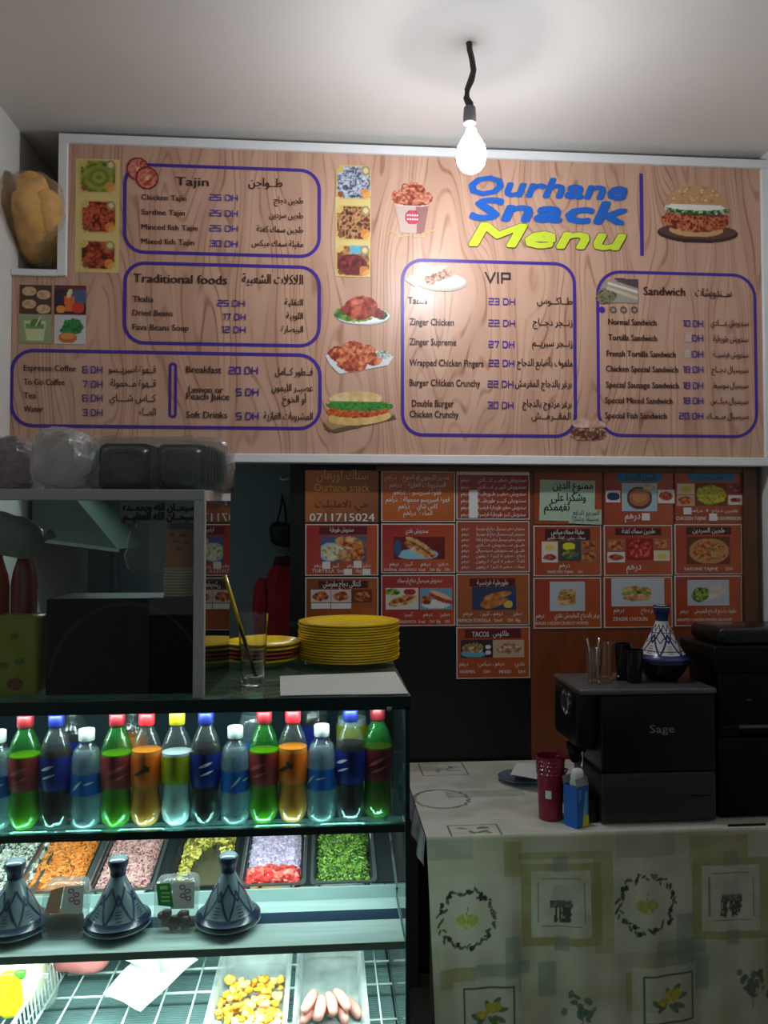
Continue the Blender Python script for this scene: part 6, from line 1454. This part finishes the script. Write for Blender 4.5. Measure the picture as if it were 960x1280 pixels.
under(cm, MB().lathe([(.026, 0), (.028, .004), (.028, .022), (.020, .026)], 24, (mx0 - .030, MY + .12, zt0 - .180)).tube([(mx0 - .030, MY + .115, zt0 - .165), (mx0 - .055, MY + .085, zt0 - .167), (mx0 - .066, MY + .020, zt0 - .172)], .011, 12, rs=[.008, .011, .014]).build('portafilter', BLK, smooth=40))
under(cm, MB().tube([(mx0 - .036, MY + .045, zt0 - .15), (mx0 - .040, MY + .042, zt0 - .20), (mx0 - .046, MY + .036, zt0 - .245)], .004, 8).build('steam_wand', MATS['chrome'], smooth=True))
s = Sheet(MY); m = MB(); s.text(m, 'Sage', 812, 843, 916, 10, bold=.03, dy=.0012); under(cm, m.build('logo_lettering', mat('silver_print', (130, 132, 134), rough=.3, metal=.4, var=0)))
x0_, z0_ = W(862, 995, Y=MY).x, W(862, 994, Y=MY).z
under(cm, MB().rbox(x0_, x0_ + .06, MY - .003, MY + .004, z0_ - .003, z0_ + .002, .001, 1).build('tank_grip', BLK))
ZM = zt0 + .0165
# things on the machine
t = make_tagine(1.28, (mat('white_blue_glaze', (206, 206, 200), rough=.22, var=.04), mat('cobalt_glaze', (34, 44, 96), rough=.25, var=.08), mat('black_glaze', (20, 20, 24), rough=.25)), 'painted_tagine')
p = W(828, 850, Y=2.17); t.location = (p.x, 2.17, ZM + .03); t.scale = (.92, .92, .96)
tag(t, 'white tagine lid painted in blue on a black bowl, on top of the coffee machine', 'tagine')
for ch in t.children:
    if ch.name.startswith('base_dish'):
        me = MB().lathe([(.040, -.0300 / .96), (.046, -.029), (.062, -.012), (.074, .010), (.083, .020), (.083, .0230)], 40); nb = me.build('bowl', MATS['black_glaze'], t, smooth=40); bpy.data.objects.remove(ch)
        break
MB().lathe([(.0245, .186), (.026, .189), (.0235, .1895), (.0150, .183)], 30, cap0=False, cap1=True).build('neck_rim', MATS['black_glaze'], t, smooth=40)
def tumbler(px, Y, r, h, m, label, name='drinking_glass', z=ZM):
    x = W(px, 850, Y=Y).x; t = empty(name, (x, Y, z)); tag(t, label, 'glass', 'glasses on the coffee machine')
    MB().lathe([(r * .72, .0008), (r * .76, .003), (r, h), (r * .95, h), (r * .72, .010), (.001, .009)], 28, cap0=True, cap1=False, wob=lambda a, z_: 1 + .015 * math.cos(8 * a)).build('tumbler', m, t, smooth=50); return t
tumbler(743, 2.12, .022, .098, CLG, 'clear glass at the left on the coffee machine, with spoons')
tumbler(757, 2.17, .024, .104, CLG, 'clear glass behind the spoon glass on the coffee machine')
DKG = glass('dark_brown_glass', (90, 46, 44), rough=.05, ior=1.6, haze=.25, hazecol=(60, 34, 36))
tumbler(779, 2.16, .024, .104, DKG, 'dark brown glass left of the painted tagine')
tumbler(793, 2.12, .026, .092, DKG, 'second dark brown glass touching the painted tagine')
x = W(743, 850, Y=2.12).x
for k, (dx, dy) in enumerate(((-.012, .0), (.010, .006))):
    o = MB().tube([(x + dx * .3, 2.12 + dy, ZM + .012), (x + dx, 2.12 + dy, ZM + .08), (x + dx * 1.7, 2.12 + dy, ZM + .125)], .0018, 6, rs=[.0018, .0015, .0030]).build('spoon', MATS['chrome'], smooth=True); tag(o, ('left' if k == 0 else 'right') + ' thin metal spoon handle standing in the clear glass', 'spoon', 'spoons in the glass on the coffee machine')
# ------------------------------------------------------------------ black till at the right
PYq = 2.06; px0, px1 = W(893, 950, Y=PYq).x, XR - .02
gm = empty('black_till', ((px0 + px1) / 2, PYq + .1, ZT_ + .001)); tag(gm, 'tall black till unit at the right edge of the table', 'till')
TILL = mat('black_till_plastic', (6, 6, 7), rough=.35, var=.1, spec=.2)
za, zb_ = W(925, 808, Y=PYq).z, W(925, 785, Y=PYq).z
zslot0, zslot1 = W(940, 921, Y=PYq).z, W(940, 907, Y=PYq).z; xs0 = W(925, 914, Y=PYq).x
under(gm, MB().rbox(px0 + .012, px1, PYq, PYq + .17, ZT_ + .002, zslot0, .008, 2).build('lower_body', TILL, smooth=35))
under(gm, MB().rbox(px0 + .012, xs0, PYq, PYq + .17, zslot0 + .0005, zslot1 - .0005, .003, 1).build('side_pillar', TILL, smooth=35))
under(gm, MB().box(xs0 + .001, px1, PYq + .09, PYq + .16, zslot0 + .0008, zslot1 - .0008).build('paper_roll', PAPW))
under(gm, MB().rbox(px0 + .012, px1, PYq, PYq + .17, zslot1, za - .07, .006, 2).build('middle_body', TILL, smooth=35))
under(gm, MB().rbox(px0 - .008, px1, PYq - .02, PYq + .19, za - .0695, za + .004, .010, 3).build('upper_body', TILL, smooth=35))
under(gm, MB().rbox(px0 + .016, px1, PYq - .01, PYq + .17, za + .0045, zb_, .014, 4).build('head', mat('black_head_plastic', (14, 16, 18), rough=.2), smooth=35))
xq, zq = W(934, 875, Y=PYq).x, W(934, 875, Y=PYq).z
under(gm, MB().rbox(xq, xq + .012, PYq - .0012, PYq + .002, zq - .002, zq + .002, .0004, 1).build('status_mark', mat('grey_mark', (80, 80, 80))))
pts = [W(px, py, Z=ZT_ + .004) for px, py in ((921, 1034), (925, 1042), (934, 1046), (948, 1047), (958, 1046), (975, 1042))]
pts = [Vector((max(p.x, 0), max(p.y, TY0 + .012), ZT_ + .0035)) for p in pts]
o = MB().tube(pts, .0026, 8).build('power_cable', BLK, smooth=True); tag(o, 'thin black cable curling on the table below the till', 'cable')
# ------------------------------------------------------------------ cup, box, dish on the table
CUPM = mat('burgundy_plastic', (128, 22, 50), rough=.3, var=.05)
p = W(688, 1012, Z=ZT_); cpx = W(688, 990, Y=2.10).x
t = empty('burgundy_cup', (cpx, 2.10, ZT_ + .001)); tag(t, 'burgundy plastic cup holding cutlery on the table beside the blue box', 'cup')
h = W(688, 944, Y=2.10).z - ZT_ - .001
MB().lathe([(.030, 0), (.032, .002), (.0335, .05), (.0395, h), (.0375, h), (.0315, .05), (.029, .006), (.001, .006)], 36, cap0=True, cap1=False).build('cup_body', CUPM, t, smooth=50)
m = MB()
for j in range(4):
    for k in range(36):
        a = 2 * math.pi * (k + .5 * (j % 2)) / 36 ; z = h - .012 - j * .011; r = .0318 + (.0395 - .0318) * (z / h) + .0002
        c0, s0 = math.cos(a), math.sin(a); m.add([(r * c0 - s0 * .0028, r * s0 + c0 * .0028, z), (r * c0, r * s0, z - .004), (r * c0 + s0 * .0028, r * s0 - c0 * .0028, z), (r * c0, r * s0, z + .004), ((r + .0008) * c0, (r + .0008) * s0, z)], [(0, 1, 4), (1, 2, 4), (2, 3, 4), (3, 0, 4)])
o = m.build('embossed_diamonds', mat('burgundy_shine', (150, 40, 70), rough=.12, coat=.8, var=0), t); o['kind'] = 'stuff'
m = MB(); z0 = .062
for k in range(4):
    a0, a1 = math.radians(-128 + k * 6.5), math.radians(-128 + (k + 1) * 6.5); r = .0352
    m.add([(r * math.cos(a0), r * math.sin(a0), z0), (r * math.cos(a1), r * math.sin(a1), z0), ((r + .0012) * math.cos(a1), (r + .0012) * math.sin(a1), z0 + .022), ((r + .0012) * math.cos(a0), (r + .0012) * math.sin(a0), z0 + .022)], [(0, 1, 2, 3)])
m.build('white_sticker', PAPW, t)
def utensil(name, x, y, lean, L, m, lab, tip):
    o = MB(); b0 = Vector((x, y, ZT_ + .012)); e = b0 + Vector((lean, 0, L)); mid = b0.lerp(e, .78)
    o.tube([b0, mid], .003, 8)
    if tip: o.sup(tuple(e - Vector((0, 0, .012))), (.013, .005, .020), .9, 14, 10)
    else: o.tube([mid, e], .004, 6, rs=[.003, .010])
    o = o.build(name, m, smooth=True); tag(o, lab, name.replace('_', ' '), 'cutlery in the burgundy cup')
utensil('spoon', cpx + .012, 2.10, .012, .150, mat('dark_burgundy', (70, 14, 28), rough=.2), 'dark burgundy spoon standing in the burgundy cup', True)
utensil('fork', cpx + .014, 2.11, .030, .120, MATS['chrome'], 'metal fork leaning right in the burgundy cup', False)
utensil('knife', cpx + .008, 2.115, .022, .152, CLG, 'clear plastic knife standing at the back of the burgundy cup', False)
# blue box
BLB = mat('blue_carton', (20, 96, 190), rough=.35, var=.04); CYN = mat('cyan_print', (90, 180, 220), rough=.4, var=0); YLP = mat('yellow_print', (216, 206, 30), rough=.4, var=0); CRD = mat('bare_cardboard', (150, 152, 150), rough=.7)
bx = W(722, 1025, Y=2.035).x; t = empty('blue_box', (bx, 2.045, ZT_ + .001), 0.0); t.rotation_euler = (0, 0, math.radians(32)); tag(t, 'open blue carton with yellow corner standing between cup and coffee machine', 'box')
bw, bd_, bh = .024, .0225, .108
b = MB(); th = .0012
for q in ((-bw, bw, -bd_, -bd_ + th, 0, bh), (-bw, bw, bd_ - th, bd_, 0, bh), (-bw, -bw + th, -bd_ + th, bd_ - th, 0, bh), (bw - th, bw, -bd_ + th, bd_ - th, 0, bh), (-bw, bw, -bd_, bd_, 0, th)): b.box(*q)
b.build('carton', BLB, t)
b = MB(); b.add([(-bw, -bd_, bh), (bw, -bd_, bh), (bw, -bd_ + .006, bh + .020), (-bw, -bd_ + .006, bh + .020)], [(0, 1, 2, 3)]); b.add([(bw, -bd_, bh), (bw, bd_, bh), (bw - .012, bd_, bh + .026), (bw - .012, -bd_, bh + .026)], [(0, 1, 2, 3)]); b.add([(-bw, bd_, bh), (bw, bd_, bh), (bw, bd_ + .004, bh + .020), (-bw, bd_ + .004, bh + .020)], [(0, 1, 2, 3)])
o = b.build('open_flaps', CRD, t); sd = o.modifiers.new('thickness', 'SOLIDIFY'); sd.thickness = .0008
b = MB(); y = -bd_ - .0005; b.add([(-.004, y, .012), (.016, y, .004), (.018, y, .092), (.010, y, .092)], [(0, 1, 2, 3)]); b.add([(-.016, y, .070), (-.012, y, .070), (-.012, y, .100), (-.016, y, .100)], [(0, 1, 2, 3)]); b.add([(-.010, y, .074), (-.007, y, .074), (-.007, y, .100), (-.010, y, .100)], [(0, 1, 2, 3)]); b.build('pale_print', CYN, t)
b = MB(); b.add([(-.004, y - .0004, .001), (bw - .001, y - .0004, .001), (bw - .001, y - .0004, .028), (.004, y - .0004, .032)], [(0, 1, 2, 3)]); b.build('yellow_print', YLP, t)
b = MB(); b.sup((0, 0, bh + .012), (.017, .016, .03), .7, 16, 10, amp=.006, freq=40, seed=2); o = b.build('tissue', PAPW, smooth=True); o.parent = t
# grey dish with paper
p = W(650, 972, Z=ZT_ + .01); p.y += .0
t = empty('grey_dish', (p.x + .01, p.y, ZT_ + .001)); tag(t, 'grey blue oval dish with a slip of paper, left of the burgundy cup', 'dish')
MB().lathe([(.03, 0), (.05, .003), (.068, .014), (.066, .016), (.048, .006), (.001, .005)], 36, cap1=True, wob=lambda a, z: 1 + .18 * abs(math.cos(a))).build('dish_body', mat('grey_blue_ceramic', (96, 112, 128), rough=.25, var=.1), t, smooth=40)
o = MB().sup((p.x + .022, p.y - .012, ZT_ + .026), (.046, .022, .012), .6, 20, 12, amp=.005, freq=30, seed=3).build('grey_cloth', mat('grey_cloth', (110, 110, 120), rough=.8, var=.1), smooth=True); tag(o, 'folded grey cloth lying in the grey dish', 'cloth')
sheet_patch('paper_slip', PAPW, ((646, 954), (676, 956), (672, 975), (638, 969)), ZT_ + .041, 'white paper slip lying on the grey dish beside the burgundy cup', 'paper', .003, 2)
